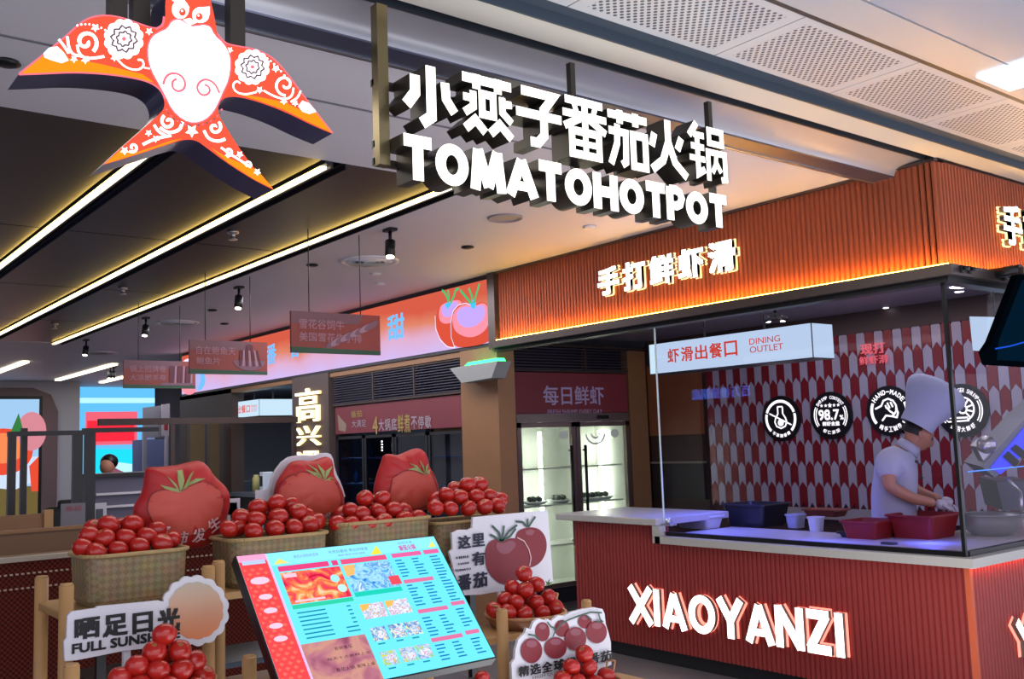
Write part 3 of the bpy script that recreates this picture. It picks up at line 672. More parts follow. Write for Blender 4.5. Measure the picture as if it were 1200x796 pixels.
for ch in 'XIAO':
    bm = B(); latin(bm, {'X': 'Y', 'I': 'A', 'A': 'N', 'O': 'Z'}[ch], YP(YC), a, q[0][1], .22, q[3][1]-q[0][1], .050, .012, .04); latin(bm, {'X': 'Y', 'I': 'A', 'A': 'N', 'O': 'Z'}[ch], YP(YC), a, q[0][1], .22, q[3][1]-q[0][1], .068, 0, .006, 2, 2); a += .26
    ob('letter', bm, [M_sign_white, M_lside, M_halor], t, fix=False)

# ================================================================== BIG HANGING SIGN
YS = 2.62
sg = thing('hanging_sign', 'large lit white letters TOMATOHOTPOT with Chinese characters above, hanging from the ceiling beam', 'sign', (2.4, YS, 2.45))
CH = {
 '小': [([(5.1, 10.4), (5.1, 1.3), (3.3, -.2)], 1.15), ([(2.2, 8.2), (2.2, 5.0), (.6, 2.6)], 1.15), ([(7.7, 8.0), (7.9, 5.0), (9.4, 2.8)], 1.05)],
 '燕': [([(0.2, 9.0), (9.8, 9.0)], 1.0), [(2.9, 9.9), (2.9, 7.3)], [(7.1, 9.9), (7.1, 7.3)], ([(3.9, 6.7), (6.1, 6.7), (6.1, 3.2), (3.9, 3.2)], .85, True),
       ([(2.2, 6.9), (2.2, 4.2), (.5, 2.9)], .85), ([(.3, 5.6), (2.2, 5.6)], .8), ([(7.9, 6.9), (7.9, 4.2), (9.7, 2.7)], .85), ([(7.9, 5.7), (9.8, 5.9)], .8),
       ([(.6, .2), (2.5, 2.0), (4.4, .1)], .95), ([(5.4, .1), (7.3, 2.0), (9.6, -.1)], .95)],
 '子': [([(1.2, 9.2), (8.3, 9.2), (6.0, 6.4), (6.0, 1.9), (4.6, .4), (2.9, .4)], 1.05), ([(0, 5.3), (10, 5.3)], 1.0)],
 '番': [([(.6, 9.5), (9.2, 9.5)], .9), ([(0, 7.2), (10, 7.2)], .85), ([(5, 9.5), (5, 4.5)], .9), ([(2.6, 9), (3.2, 7.5)], .7), ([(7.5, 9), (6.9, 7.5)], .7), ([(4.6, 7), (.3, 4.9)], .85), ([(5.4, 7), (9.8, 4.9)], .85),
       ([(1.9, 4.4), (8.1, 4.4), (8.1, .5), (1.9, .5)], .9, True), ([(1.9, 2.45), (8.1, 2.45)], .7), ([(5, 4.4), (5, .5)], .8)],
 '茄': [([(0, 9.0), (10, 9.0)], .95), [(3, 10), (3, 7.6)], [(7, 10), (7, 7.6)], ([(.1, 6.1), (4.4, 6.1), (4.2, 1.0), (3.2, .4)], .9), ([(2.3, 7.4), (2.1, 4), (.4, .2)], .9),
       ([(6.2, 6.1), (9.4, 6.1), (9.4, .6), (6.2, .6)], .95, True)],
 '火': [([(5, 10.3), (5, 6), (3.4, 2.3), (.5, .2)], 1.05), ([(5.1, 6), (6.6, 2.3), (9.7, -.1)], 1.05), ([(1.4, 7.2), (.6, 4.6)], 1), ([(8.6, 7.4), (7.4, 4.9)], 1)],
 '锅': [([(2.4, 10.3), (.3, 7.7)], .9), ([(1.4, 8.1), (4.3, 8.1)], .8), ([(.7, 5.9), (4.2, 5.9)], .8), ([(.2, 3.7), (4.3, 3.7)], .75), ([(2.4, 8), (2.4, .9), (4.2, 1.9)], .85),
       ([(5.7, 9.5), (9.2, 9.5), (9.2, 7.1), (5.7, 7.1)], .8, True), ([(5.2, 0), (5.2, 5.4), (9.8, 5.4), (9.8, .7), (8.6, .5)], .8), ([(7.5, 5.4), (7.2, 3.2), (6.2, 1.6)], .7), ([(7.4, 3.6), (8.6, 1.9)], .7)]}
boxes = {  # px quads : (left, top-left y, right, top-right y, bottom-left y, bottom-right y)
 '小': (472, 76, 536, 84, 140, 150), '燕': (541, 82, 601, 97, 148, 165), '子': (605, 102, 658, 108, 163, 177), '番': (660, 113, 711, 122, 180, 191),
 '茄': (713, 126, 759, 137, 190, 204), '火': (761, 140, 805, 146, 196, 210), '锅': (807, 144, 850, 154, 206, 216)}
M_face = glow('warm_white_face', 'fffbf2', 1.9)
tot = 0
for ch, (xa, ya, xb, yb, yc, yd) in boxes.items():
    q = pY(YS, [(xa, yc), (xb, yd), (xb, yb), (xa, ya)])
    x0 = (q[0][0]+q[3][0])/2; x1 = (q[1][0]+q[2][0])/2; z0 = (q[0][1]+q[1][1])/2; z1 = (q[2][1]+q[3][1])/2
    bm = B(); T = lambda p: (x0+(x1-x0)*p[0]/10, z0+(z1-z0)*p[1]/10)
    strokes(bm, CH[ch], YP(YS), T, .034, -.10, 0, 0, 1)
    ob('character', bm, [M_face, M_signside], sg, fix=False)
q = pY(YS, [(474, 209), (853, 268), (853, 232), (474, 158)])
x0, x1 = q[0][0], q[1][0]; zb0, zb1 = q[0][1], q[1][1]; zt0, zt1 = q[3][1], q[2][1]
lw = {'T': .92, 'O': 1.15, 'M': 1.18, 'A': 1.12, 'H': .98, 'P': .80}
W_ = 'TOMATOHOTPOT'; S_ = sum(lw[c] for c in W_)+.12*11; k = (x1-x0)/S_; a = x0
for ch in W_:
    u = (a-x0)/(x1-x0); z0 = zb0+(zb1-zb0)*u; z1 = (zt0+(zt1-zt0)*u)
    bm = B(); latin(bm, ch, YP(YS), a, z0, lw[ch]*k, z1-z0, .042, -.10, 0); a += (lw[ch]+.12)*k
    ob('letter', bm, [M_face, M_signside], sg, fix=False)
# frame
zl = (zb0+zt0)/2
bm = B(); p = onY(446, 112, YS+.1)
box(bm, p.x-.02, p.x+.02, YS+.08, YS+.12, 2.52, ZC-.03)
ob('post', bm, mat('brass_post', '8a7c58', .25, .8), sg, label='brass coloured end post')
for pp in (onY(672, 150, YS+.12).x, onY(833, 180, YS+.12).x): ob('post', bx(pp-.012, pp+.012, YS+.11, YS+.135, 2.50, ZC-.03), M_signside, sg)
bm = B(); zz = onY(480, 112, YS+.12).z
for z in (onY(470, 105, YS+.12).z, onY(470, 195, YS+.12).z, onY(470, 175, YS+.12).z):
    box(bm, p.x-.02, x1-.05, YS+.11, YS+.13, z-.012, z+.012)
ob('cross_rail', bm, M_signside, sg)

# bird
YB = 2.45
bd = thing('bird_sign', 'red and white lit sign shaped like a swallow, hanging at the upper left', 'sign', (.95, YB, 2.2))
def c1(pts): return pY(YB, [(x/3, y/3) for x, y in pts])
outl = c1([(65, 262), (150, 195), (230, 130), (270, 92), (310, 64), (370, 52), (430, 62), (490, 84), (545, 102), (572, 92), (582, 60), (580, 10), (590, -40), (620, -72), (665, -85), (705, -72), (735, -20), (755, 60), (762, 120), (790, 155), (840, 165), (900, 175), (960, 205), (1010, 262), (1070, 345), (1168, 470),
   (1100, 442), (1000, 392), (900, 355), (825, 338), (785, 345), (768, 365), (766, 400), (790, 440), (840, 520), (900, 600), (962, 668), (890, 632), (800, 575), (720, 515), (690, 493), (650, 490), (600, 505), (480, 545), (362, 580), (420, 525), (500, 455), (560, 402), (578, 380), (578, 350), (562, 315), (520, 288), (450, 272), (350, 260), (250, 255), (150, 260)])
M_bred = glow('bird_red', 'f0503a', 1.15); M_borg = glow('bird_orange', 'ff8018', 1.3); M_bwh = glow('bird_white', 'ffffff', 2.0); M_bpk = glow('bird_pink_edge', 'ff7080', 1.1)
M_bcy = glow('bird_pale_cyan', 'd8f8ff', 1.2); M_bgry = glow('bird_grey_line', '8c7080', .6)
outl = smooth_sharp(outl, 2)
bm = B(); prism(bm, outl, YP(YB), -.12, 0, 0, 1, 1); ob('sign_box', bm, [M_bred, mat('indigo_sign_side', '3a3a58', .35, .4)], bd, fix=False)
FB = YP(YB)
PR = B()
def P1(pts, mi, d=.003): flat(PR, c1(pts), FB, d, mi)
def S1(pts, wpx, mi, d=.004, cl=False):
    if not cl and len(pts) < 14:
        for _ in range(2): pts = [pts[0]]+[p_ for a_, b_ in zip(pts, pts[1:]) for p_ in ((a_[0]*.75+b_[0]*.25, a_[1]*.75+b_[1]*.25), (a_[0]*.25+b_[0]*.75, a_[1]*.25+b_[1]*.75))]+[pts[-1]]
    for q_ in seg_quads(c1(pts), wpx/3/F_PX*2.75, cl): flat(PR, q_, FB, d, mi)
mlist = [M_bwh, M_borg, M_bpk, M_bcy, M_bgry, M_bred]
P1([(68, 262), (150, 198), (215, 172), (240, 205), (350, 225), (500, 262), (540, 290), (350, 258), (250, 253), (150, 258)], 1, .002)
P1([(1166, 468), (1110, 390), (1050, 385), (1000, 360), (900, 340), (830, 330), (900, 352), (1000, 388), (1100, 438)], 1, .002)
P1([(365, 578), (425, 527), (470, 540), (600, 495), (640, 488), (600, 503), (480, 543)], 1, .002); P1([(960, 665), (905, 600), (860, 580), (800, 555), (740, 520), (800, 572), (890, 630)], 1, .002)
S1([(65, 262), (150, 195), (230, 130), (270, 92), (310, 64), (370, 54), (430, 64), (490, 86), (545, 104), (572, 92)], 5, 2); S1([(762, 120), (790, 155), (840, 165), (900, 175), (960, 205), (1010, 262), (1070, 345), (1168, 470)], 5, 2)
S1([(575, 60), (572, 90), (545, 105)], 7, 2); S1([(578, 350), (562, 315), (520, 288), (450, 272), (350, 260), (250, 256), (150, 261), (65, 264)], 5, 2)
body = [(600, 75), (625, 68), (645, 78), (668, 94), (690, 92), (715, 88), (738, 95), (752, 125), (785, 155), (805, 190), (810, 230), (802, 285), (785, 320), (768, 360), (750, 395), (720, 425), (680, 437), (640, 425), (600, 388), (578, 340), (550, 290), (528, 250), (517, 210), (516, 165), (530, 130), (560, 112), (585, 102)]
body = smooth_poly(body, 1); P1(body, 0, .005); S1(body, 5, 2, .0055, True)
# face
P1(circ(632, 35, 30, 34, 20), 0, .005); P1(circ(703, 55, 30, 28, 20), 0, .005); P1([(600, 5), (640, -5), (665, 30), (640, 20)], 3, .006); P1([(735, 25), (705, 28), (680, 55), (735, 55)], 3, .006)
P1(circ(638, 46, 12, 14, 12), 5, .007); P1(circ(697, 62, 12, 13, 12), 5, .007); P1(circ(636, 42, 4, 4, 8), 0, .008); P1(circ(694, 58, 4, 4, 8), 0, .008)
P1([(640, 72), (665, 66), (690, 82), (665, 92)], 0, .006)
# swirls on the breast
S1([(570, 300), (580, 270), (605, 258), (635, 268), (650, 295), (642, 320), (618, 325), (602, 310), (603, 288), (618, 280)], 8, 2, .007)
S1([(768, 330), (755, 300), (730, 282), (705, 284), (688, 305), (695, 330), (715, 340), (735, 328), (732, 308), (716, 300)], 8, 2, .007)
def flower(cx, cy, r, mi=0):
    n = 60; P1([(cx+r*(1+.10*abs(math.sin(6*t))-.06)*math.cos(t), cy+r*(1+.10*abs(math.sin(6*t))-.06)*math.sin(t)*1.02) for t in [2*math.pi*i/n for i in range(n)]], mi, .005)
    for rr, k_ in ((.62, 5), (.36, 4)):
        S1([(cx+r*rr*(1+.12*math.sin(2*k_*t))*math.cos(t), cy+r*rr*(1+.12*math.sin(2*k_*t))*math.sin(t)) for t in [2*math.pi*i/40 for i in range(40)]], 6, 4, .007, True)
    P1(circ(cx, cy, r*.12, n=8), 2, .007)
flower(433, 140, 68); flower(884, 238, 60)
def star_px(cx, cy, r, mi=0, rot=0): P1([(cx+(r if i % 2 == 0 else r*.5)*math.sin(math.pi*i/5+rot), cy+(r if i % 2 == 0 else r*.5)*math.cos(math.pi*i/5+rot)) for i in range(10)], mi, .005)
for a in ((333, 100, 16), (522, 113, 14), (806, 178, 12), (967, 243, 15), (298, 212, 16), (258, 210, 14), (995, 357, 14), (672, 462, 24), (436, 532, 16), (902, 606, 14), (400, 205, 14), (910, 318, 14), (520, 470, 13), (840, 545, 14), (1035, 365, 12), (545, 490, 14), (800, 545, 13)): star_px(*a)
P1([(150, 190), (170, 170), (200, 165), (225, 190), (240, 215), (215, 225), (180, 215), (155, 205)], 3, .005); P1([(1110, 395), (1085, 365), (1060, 355), (1045, 375), (1060, 395), (1085, 403)], 3, .005)
S1(spiral(300, 150, 42, 1.2, R(-20), 1), 11, 0, .005); S1([(270, 160), (275, 190), (300, 208), (340, 205), (365, 200)], 8, 0); S1([(235, 130), (240, 170), (255, 195), (290, 200)], 8, 0); S1([(205, 140), (225, 165), (240, 190)], 8, 0)
S1([(410, 210), (440, 240), (480, 250), (505, 235), (500, 212), (482, 212)], 6, 0); S1([(505, 240), (540, 245)], 5, 0)
S1(spiral(1000, 300, 38, 1.2, R(160), -1), 9, 0, .005); S1([(1030, 310), (1025, 340), (1000, 352), (960, 340), (925, 320)], 7, 0); S1([(1055, 320), (1045, 345), (1020, 360)], 7, 0)
S1([(900, 325), (860, 335), (825, 325), (815, 300), (830, 285), (843, 295)], 6, 0)
for i in range(8): P1(circ(270+14*i, 92-4*i+.9*i*i, 4, n=6), 0, .005); P1(circ(925+12*i, 200+7*i+.7*i*i, 4, n=6), 0, .005)
S1(spiral(590, 430, 26, 1.1, R(200), 1), 10, 0, .005); S1([(560, 450), (590, 470), (630, 460), (640, 430)], 10, 0); S1(spiral(465, 520, 18, 1.1, R(100), 1), 8, 0, .005); S1([(500, 510), (530, 495), (560, 485), (600, 478)], 9, 0); S1([(540, 440), (555, 465), (580, 478)], 9, 0)
S1(spiral(752, 450, 24, 1.1, R(-20), -1), 10, 0, .005); S1([(715, 460), (730, 490), (765, 500), (790, 490)], 10, 0); S1(spiral(800, 535, 16, 1.1, R(80), 1), 8, 0, .005); S1([(775, 520), (810, 545), (850, 570), (880, 590)], 8, 0); S1(spiral(868, 580, 13, 1.1), 7, 0, .005)
for i in range(17):
    t = math.pi*(.12+.76*i/16); P1(circ(680-104*math.cos(t)*-1, 352+88*math.sin(t)+3, 4, n=6), 4 if i % 2 else 2, .005)
ob('printed_pattern', PR, mlist, bd, fix=False)
bm = B()
for px in (277, 138, 165): 
    p = onY(px, 20, YB+.1); box(bm, p.x-.022, p.x+.022, YB+.09, YB+.13, 2.56, ZC-.02)
ob('hanger', bm, M_signside, bd)
# blue fixture behind the head
q = pY(YB+.16, [(128, 0), (190, 0), (200, 62), (190, 100), (140, 80)])

# ================================================================== LED BANNER (X=5.2)
def grad_mat(name, stops, z0, z1, s=1.0):
    m = bpy.data.materials.new(name); m.use_nodes = True; nt = m.node_tree; nt.nodes.clear()
    o = nt.nodes.new('ShaderNodeOutputMaterial'); e = nt.nodes.new('ShaderNodeEmission'); tc = nt.nodes.new('ShaderNodeTexCoord'); sp = nt.nodes.new('ShaderNodeSeparateXYZ')
    mr = nt.nodes.new('ShaderNodeMapRange'); mr.inputs[1].default_value = z0; mr.inputs[2].default_value = z1; r = nt.nodes.new('ShaderNodeValToRGB')
    nz = nt.nodes.new('ShaderNodeTexNoise'); nz.inputs['Scale'].default_value = 1.3; nt.links.new(tc.outputs['Object'], nz.inputs['Vector'])
    ad = nt.nodes.new('ShaderNodeMath'); ad.operation = 'MULTIPLY_ADD'; ad.inputs[1].default_value = .5; ad.inputs[2].default_value = -.25
    a2 = nt.nodes.new('ShaderNodeMath'); a2.operation = 'ADD'
    nt.links.new(tc.outputs['Object'], sp.inputs[0]); nt.links.new(sp.outputs[2], mr.inputs[0]); nt.links.new(nz.outputs['Fac'], ad.inputs[0])
    nt.links.new(mr.outputs[0], a2.inputs[0]); nt.links.new(ad.outputs[0], a2.inputs[1]); nt.links.new(a2.outputs[0], r.inputs[0])
    cr = r.color_ramp
    while len(cr.elements) < len(stops): cr.elements.new(.5)
    for el, (pos, c) in zip(cr.elements, stops): el.position = pos; el.color = hx(c)+(1,)
    nt.links.new(r.outputs[0], e.inputs[0]); e.inputs[1].default_value = s; nt.links.new(e.outputs[0], o.inputs[0]); return m
BY0, BY1 = 6.90, 14.55; BZ0, BZ1 = 2.485, 3.055
bn = thing('led_banner', 'long glowing red-to-lilac screen banner with printed tomatoes above the back stalls', 'screen', (XF, 6.9, BZ0))
ob('housing', bx(XF+.005, XF+.12, BY0-.02, BY1+.02, BZ0-.03, ZC), M_char, bn)
ob('screen', bx(XF-.004, XF+.004, BY0, BY1, BZ0, BZ1), grad_mat('banner_screen', [(.0, 'd0b8ec'), (.3, 'dcaccc'), (.55, 'dc8468'), (.8, 'd45c46')], 0, BZ1-BZ0, .85), bn)
PB = B(); FX = XP(XF-.004)
tg = [glow('led_tomato_red', 'cc4c38', 1.0), glow('led_tomato_lilac', 'b89cf8', 1.0), glow('led_tomato_pink', 'ec8a9c', 1.0), glow('led_green', '3cb46c', 1.0), glow('led_cyan', '48b8f8', 1.0), glow('led_white', 'f0dcf4', 1.0), glow('led_blue', '6cb4fc', 1.0)]
def c3(pts): return pX(XF-.004, [(500+x/7.96, 310+y/7.96) for x, y in pts])
def F3(pts, mi, d): flat(PB, smooth_poly(c3(pts), 2), FX, d, mi)
back = [(165, 360), (200, 345), (290, 320), (345, 350), (330, 450), (300, 600), (270, 775), (200, 770), (130, 700), (90, 600), (85, 480), (110, 400)]
F3(back, 0, .002); F3([(120, 400), (165, 362), (290, 325), (335, 355), (320, 400), (280, 480), (240, 540), (170, 560), (115, 520)], 2, .003); F3([(140, 390), (210, 350), (300, 345), (280, 420), (220, 500), (150, 480)], 1, .004)
front = [(250, 440), (300, 380), (370, 362), (440, 385), (520, 345), (570, 370), (592, 420), (604, 600), (605, 700), (560, 735), (430, 765), (270, 780), (235, 680), (232, 540)]
F3(front, 0, .005); F3([(245, 470), (300, 395), (380, 370), (450, 392), (540, 350), (590, 420), (590, 560), (520, 650), (400, 690), (280, 640), (245, 560)], 2, .006)
F3([(280, 450), (340, 395), (440, 400), (530, 370), (560, 440), (520, 540), (400, 600), (300, 560)], 1, .007)
for s_ in ([(250, 440), (232, 540), (235, 680), (270, 780)], [(250, 440), (300, 380), (370, 362), (440, 390)], [(85, 480), (90, 600), (130, 700), (200, 770), (270, 778)]):
    for q_ in seg_quads(c3(s_), .008): flat(PB, q_, FX, .008, 5)
for s_, mi in (([(205, 400), (210, 330), (180, 270), (150, 240)], 3), ([(205, 400), (215, 300), (205, 240)], 3), ([(215, 390), (260, 300), (280, 235), (310, 225)], 3), ([(440, 390), (430, 300), (400, 220)], 3), ([(440, 390), (470, 280), (500, 180)], 3), ([(440, 385), (370, 300), (320, 240)], 3), ([(440, 395), (435, 330)], 4), ([(205, 400), (208, 340)], 4)):
    for q_ in seg_quads(c3(s_), .025): flat(PB, q_, FX, .009, mi)
F3([(190, 400), (170, 360), (205, 370), (235, 345), (220, 390), (205, 420)], 4, .010); F3([(420, 400), (405, 350), (440, 380), (470, 340), (465, 395), (450, 420)], 4, .010)
for ch, (xa, ya, xb, yb) in zip('甜', ((455, 400, 474, 366),)):
    a, b = pX(XF-.004, [(xa, ya), (xb, yb)]); text(PB, '甜', FX, a[0], a[1], b[0], b[1], .004, off=.02, mi=6)
for ch, xa, ya, xb, yb in (('番', 313, 428, 324, 402), ('酸', 402, 414, 414, 383), ('香', 340, 420, 352, 396)):
    a, b = pX(XF-.004, [(xa, ya), (xb, yb)]); text(PB, ch, FX, a[0], a[1], b[0], b[1], .004, off=.02, mi=6)
# far tomato on the banner
a = pX(XF-.004, [(226, 455), (240, 447)]); flat(PB, circ(a[0][0]-.1, 2.68, .42, .22, 20), FX, .003, 2); flat(PB, circ(a[0][0]-.2, 2.9, .3, .1, 20), FX, .004, 5); flat(PB, circ(a[0][0]+.25, 2.64, .25, .14, 16), FX, .003, 6)
ob('screen_picture', PB, tg, bn, fix=False)

# pillar with emergency light, header, louvres, red banner 2
struct('pillar_wood', bx(XF+.01, XF+.2, 6.80, 7.36, 0, 2.455), M_wood, label='brown wooden pillar under the green emergency light')
struct('wall_header', bx(XF+.02, XF+.2, 7.36, 14.7, 2.40, 2.455), M_wood, label='brown timber header under the screen banner')
louvre('louvre_grille', 'dark louvre grille under the screen banner left of the green emergency light', XP(XF+.04), -9.88, -7.38, 2.09, 2.38, (-9.0, -8.2), n=11, loc=(XF, 8.6, 2.1))
bm = B(); prism(bm, [(-9.86, 1.76), (-7.38, 1.76), (-7.38, 2.06), (-9.86, 2.06)], XP(XF+.05), -.05, 0)
t = thing('red_header_panel', 'dull red printed header panel under the louvre grille behind the cushions', 'sign', (XF+.05, 8.6, 1.76)); ob('panel', bm, mat('dull_red_print2', '73333a', .45, noise=.15, nscale=3), t)
bm = B(); F = XP(XF+.05); q = pX(XF+.05, [(437, 506), (507, 503), (507, 490), (437, 492)])
xx = [q[0][0]+(q[1][0]-q[0][0])*i/9 for i in range(10)]
for i, ch in enumerate('4大锅底鲜煮不停歇'):
    text(bm, ch, F, xx[i], q[0][1]-(.03 if ch in '4鲜煮' else 0), xx[i]+(xx[1]-xx[0])*.88, q[3][1]+(.03 if ch in '4鲜煮' else 0), .004, off=.015, mi=1 if ch in '4鲜煮' else 0)
text(bm, '番茄', F, -9.50, 1.93, -9.25, 2.0, .004, mi=1); text(bm, '大满足', F, -9.48, 1.82, -9.17, 1.90, .004)
flat(bm, [(-9.8, 1.98), (-9.78, 1.80), (-9.62, 1.78), (-9.6, 1.86)], F, .003, 2)
ob('lettering', bm, [mat('dim_white_print', 'a09098', .5), mat('dim_yellow_print', 'a08a50', .5), mat('dim_beige_print', '8a7668', .5)], t, fix=False)
# back cabinets beneath
t = thing('glass_cabinet', 'dark blue glazed drinks cabinet behind the tomato cushions', 'cabinet', (XF+.3, 8.6, 0))
ob('carcass', bx(XF+.45, XF+.6, 7.4, 9.9, 0, 1.74), mat('deep_blue_interior', '1a2436', .4), t)
for i in range(4):
    ya = 7.42+.62*i; bm = B(); f = .03
    box(bm, XF+.07, XF+.10, ya, ya+f, .1, 1.73); box(bm, XF+.07, XF+.10, ya+.6-f, ya+.6, .1, 1.73); box(bm, XF+.07, XF+.10, ya, ya+.6, 1.70, 1.73); box(bm, XF+.07, XF+.10, ya, ya+.6, .1, .14)
    d = ob('door', bm, M_char, t); ob('pane', bx(XF+.08, XF+.085, ya+f, ya+.6-f, .14, 1.70), glass('cabinet_glass', 'b8c8e0', refl=.3), d)
for z in (.9, 1.2, 1.48): ob('shelf', bx(XF+.12, XF+.44, 7.42, 9.88, z, z+.015), mat('blue_grey_shelf', '3c4a60', .4), t)
for k in range(14):
    y = 7.55+.17*k; z = (.915, 1.215, 1.495)[k % 3]; bm = B(); lathe(bm, [(.028, 0), (.03, .09), (.012, .12), (.012, .15), (0, .151)], (XF+.25, y, z), 10)
    ob('bottle', bm, mat('dim_bottle%d' % (k % 3), ('8494ac', '54708c', '3a4a5c')[k % 3], .2), label='small bottle on the %s shelf of the glazed drinks cabinet, %s from the right' % (('lowest', 'middle', 'upper')[k % 3], ('first', 'second', 'third', 'fourth', 'fifth')[k//3]), cat='bottle', group='bottles in the drinks cabinet')
p = onX(448, 495+55, XF+.05)
bm = B(); q = pX(XF+.02, [(447, 532), (449, 545)]); 
for i in range(4): box(bm, XF+.02, XF+.025, -q[0][0]-.02, -q[0][0]+.0, 1.56+.03*i, 1.575+.03*i)
ob('status_light', bm, glow('white_dot', 'ffffff', 2), label='tiny column of white indicator lights on the glazed cabinet', cat='indicator')
# emergency light
t = thing('emergency_light', 'grey angular emergency light glowing green on the wooden pillar', 'emergency light', (XF-.1, 7.1, 2.3))
q = pX(XF-.14, [(541, 449), (576, 443), (583, 423), (537, 430), (527, 432)])
bm = B(); prism(bm, q, XP(XF-.14), -.15, 0); ob('housing', bm, mat('grey_plastic', '8a8c88', .5), t)
bm = B(); prism(bm, pX(XF-.14, [(541, 429), (582, 423), (580, 419.5), (545, 425)]), XP(XF-.14), -.10, -.03); ob('green_lamp', bm, glow('green_lamp', '30ff70', 5), t)
# sign pillar 高兴
struct('pillar_sign', bx(XF+.0, XF+.25, 9.92, 10.84, 0, 2.455), mat('taupe_panel', '4c3e3a', .5), label='taupe pillar carrying lit vertical characters')
t = thing('letter_sign', 'warm lit vertical Chinese characters on the taupe pillar', 'sign', (XF, 10.4, 2))
for ch, (ya, yb) in zip('高兴遇', ((457, 496), (500, 523), (529, 560))):
    q = pX(XF-.02, [(347, yb), (375, yb-4), (375, ya), (347, ya)]); bm = B(); text(bm, ch, XP(XF-.0), q[0][0], q[0][1], q[1][0], q[3][1], .0, .03, off=.008, mi=0, smi=1)
    ob('character', bm, [glow('warm_char', 'fff0c8', 1.8), M_halo], t, fix=False)
# bar opening
struct('wall_bar_left', bx(XF+.02, XF+.2, 12.74, 14.7, 0, 2.455), M_dwood, label='dark wooden wall left of the bar opening')
struct('wall_bar_back', bx(7.6, 7.7, 9.9, 14.7, 0, 2.9), mat('navy_wall', '26303e', .5), label='navy wall at the back of the bar')
struct('ceiling_bar', bx(XF+.2, 7.7, 9.9, 14.7, 2.46, 2.5), mat('blue_grey_ceiling', '788492', .5), label='blue grey ceiling inside the bar')
area('bar_light', (6.4, 11.8, 2.44), (0, 0, 0), 1.2, 1.6, 14, (.7, .85, 1))
t = thing('bar_counter', 'dark bar counter with a grey top in the opening behind the cushions', 'counter', (XF, 11.8, 0))
ob('base', bx(XF+.05, XF+.5, 10.86, 12.9, 0, 1.02), M_char, t); ob('top', bx(XF-.02, XF+.6, 10.86, 13.2, 1.02, 1.07), mat('slate_top', '5c6470', .25), t)
def let2(bm, F, x0, x1, z0, z1):
    W = x1-x0; H = z1-z0; text(bm, '出餐口', F, x0+W*.18, z0+H*.25, x0+W*.66, z0+H*.75, .003, off=.012); text(bm, 'DINING', F, x0+W*.7, z0+H*.52, x0+W*.92, z0+H*.7, .003); text(bm, 'OUTLET', F, x0+W*.7, z0+H*.28, x0+W*.92, z0+H*.46, .003)
lightbox('small glowing white sign box with red characters above the bar', (XF+.3, 12, 2.1), XF+.12, [(273, 490), (304, 487.5), (304, 468.5), (273, 471.5)], .5, let2, glow('pale_cyan_lightbox', 'bcd6e8', .95))
fx = [(258, 552, .14, .30, 'e0e4e8', 'white upright card holder on the bar counter', 'holder'), (300, 552, .10, .22, 'b8b070', 'yellow jar on the bar counter', 'jar'), (312, 550, .12, .26, 'dce4ec', 'white appliance on the bar counter', 'appliance'), (325, 556, .18, .16, 'a8b8c4', 'grey box on the bar counter', 'box'), (285, 548, .25, .14, '2c3440', 'dark machine on the bar counter', 'machine')]
for px, py, w_, h, c, lab, cat_ in fx:
    p = onX(px, py, XF+.25); bm = B()
    if cat_ == 'jar': lathe(bm, [(w_/2, 0), (w_/2, h*.8), (w_*.35, h*.9), (w_*.35, h), (0, h)], (XF+.25, p.y, 1.07), 14)
    else: box(bm, XF+.18, XF+.32, p.y-w_/2, p.y+w_/2, 1.07, 1.07+h, bev=.01); box(bm, XF+.175, XF+.18, p.y-w_/3, p.y+w_/3, 1.07+h*.3, 1.07+h*.8, mi=1)
    ob(cat_, bm, [mat('c_'+c, c, .4), M_dkgrey], label=lab, cat=cat_)
q = pX(7.55, [(289, 545), (305, 545), (305, 518), (289, 518)]); bm = B(); prism(bm, q, XP(7.55), -.03, 0); ob('wall_notice', bm, mat('pale_blue_sheet', '8898a8', .5), label='pale notice framed on the navy bar wall', cat='notice')
q = pX(7.5, [(311, 540), (341, 538), (341, 497), (311, 500)]); bm = B(); prism(bm, q, XP(7.5), -.03, 0); t = thing('wall_screen', 'pale blue lit screen on the navy bar wall', 'screen', (7.5, 13.5, 1.5)); ob('panel', bm, mat('pale_blue_screen', '7890b0', .4, emit=.35, ecol='88a8d8'), t)
bm = B(); q = pX(7.49, [(311, 530), (322, 512), (341, 520), (341, 530)]); flat(bm, q, XP(7.49), 0); ob('wave_print', bm, mat('light_wave', 'a8bccc', .4, emit=.3), t)

# ================================================================== CEILING FITTINGS
for k, (px, py, L) in enumerate(((457, 268, .0), (280, 336, 0), (171, 372, 0), (101, 398, 0), (132, 430, 0), (124, 431, 0))):
    p = onZ(px, py, ZC); x, y = p.x, min(p.y, 17.0)
    t = thing('track_spotlight', ['black ceiling spotlight right below the letter sign, nearest', 'black ceiling spotlight, second along the white ceiling edge', 'black ceiling spotlight, third along the white ceiling edge', 'black ceiling spotlight, fourth and tilted, above the far screens', 'small far black ceiling spotlight above the blue screens', 'small far black ceiling spotlight left of its twin above the blue screens'][k], 'spotlight', (x, y, ZC), 'black ceiling spotlights')
    bm = B(); box(bm, x-.03, x+.03, y-.05, y+.05, ZC-.02, ZC); tube(bm, (x, y, ZC-.02), (x, y, ZC-.1), .012); ob('mount', bm, M_black, t)
    a = Vector((x+.0, y, ZC-.09)); d = Vector((-.022, -.03, -.115)); bm = B(); tube(bm, a, a+d, .036, .036, 16); ob('lamp_head', bm, M_black, t)
    bm = B(); tube(bm, a+d, a+d*1.02, .029, .029, 16); ob('lens', bm, glow('spot_lens', 'fff4e0', 6), t)
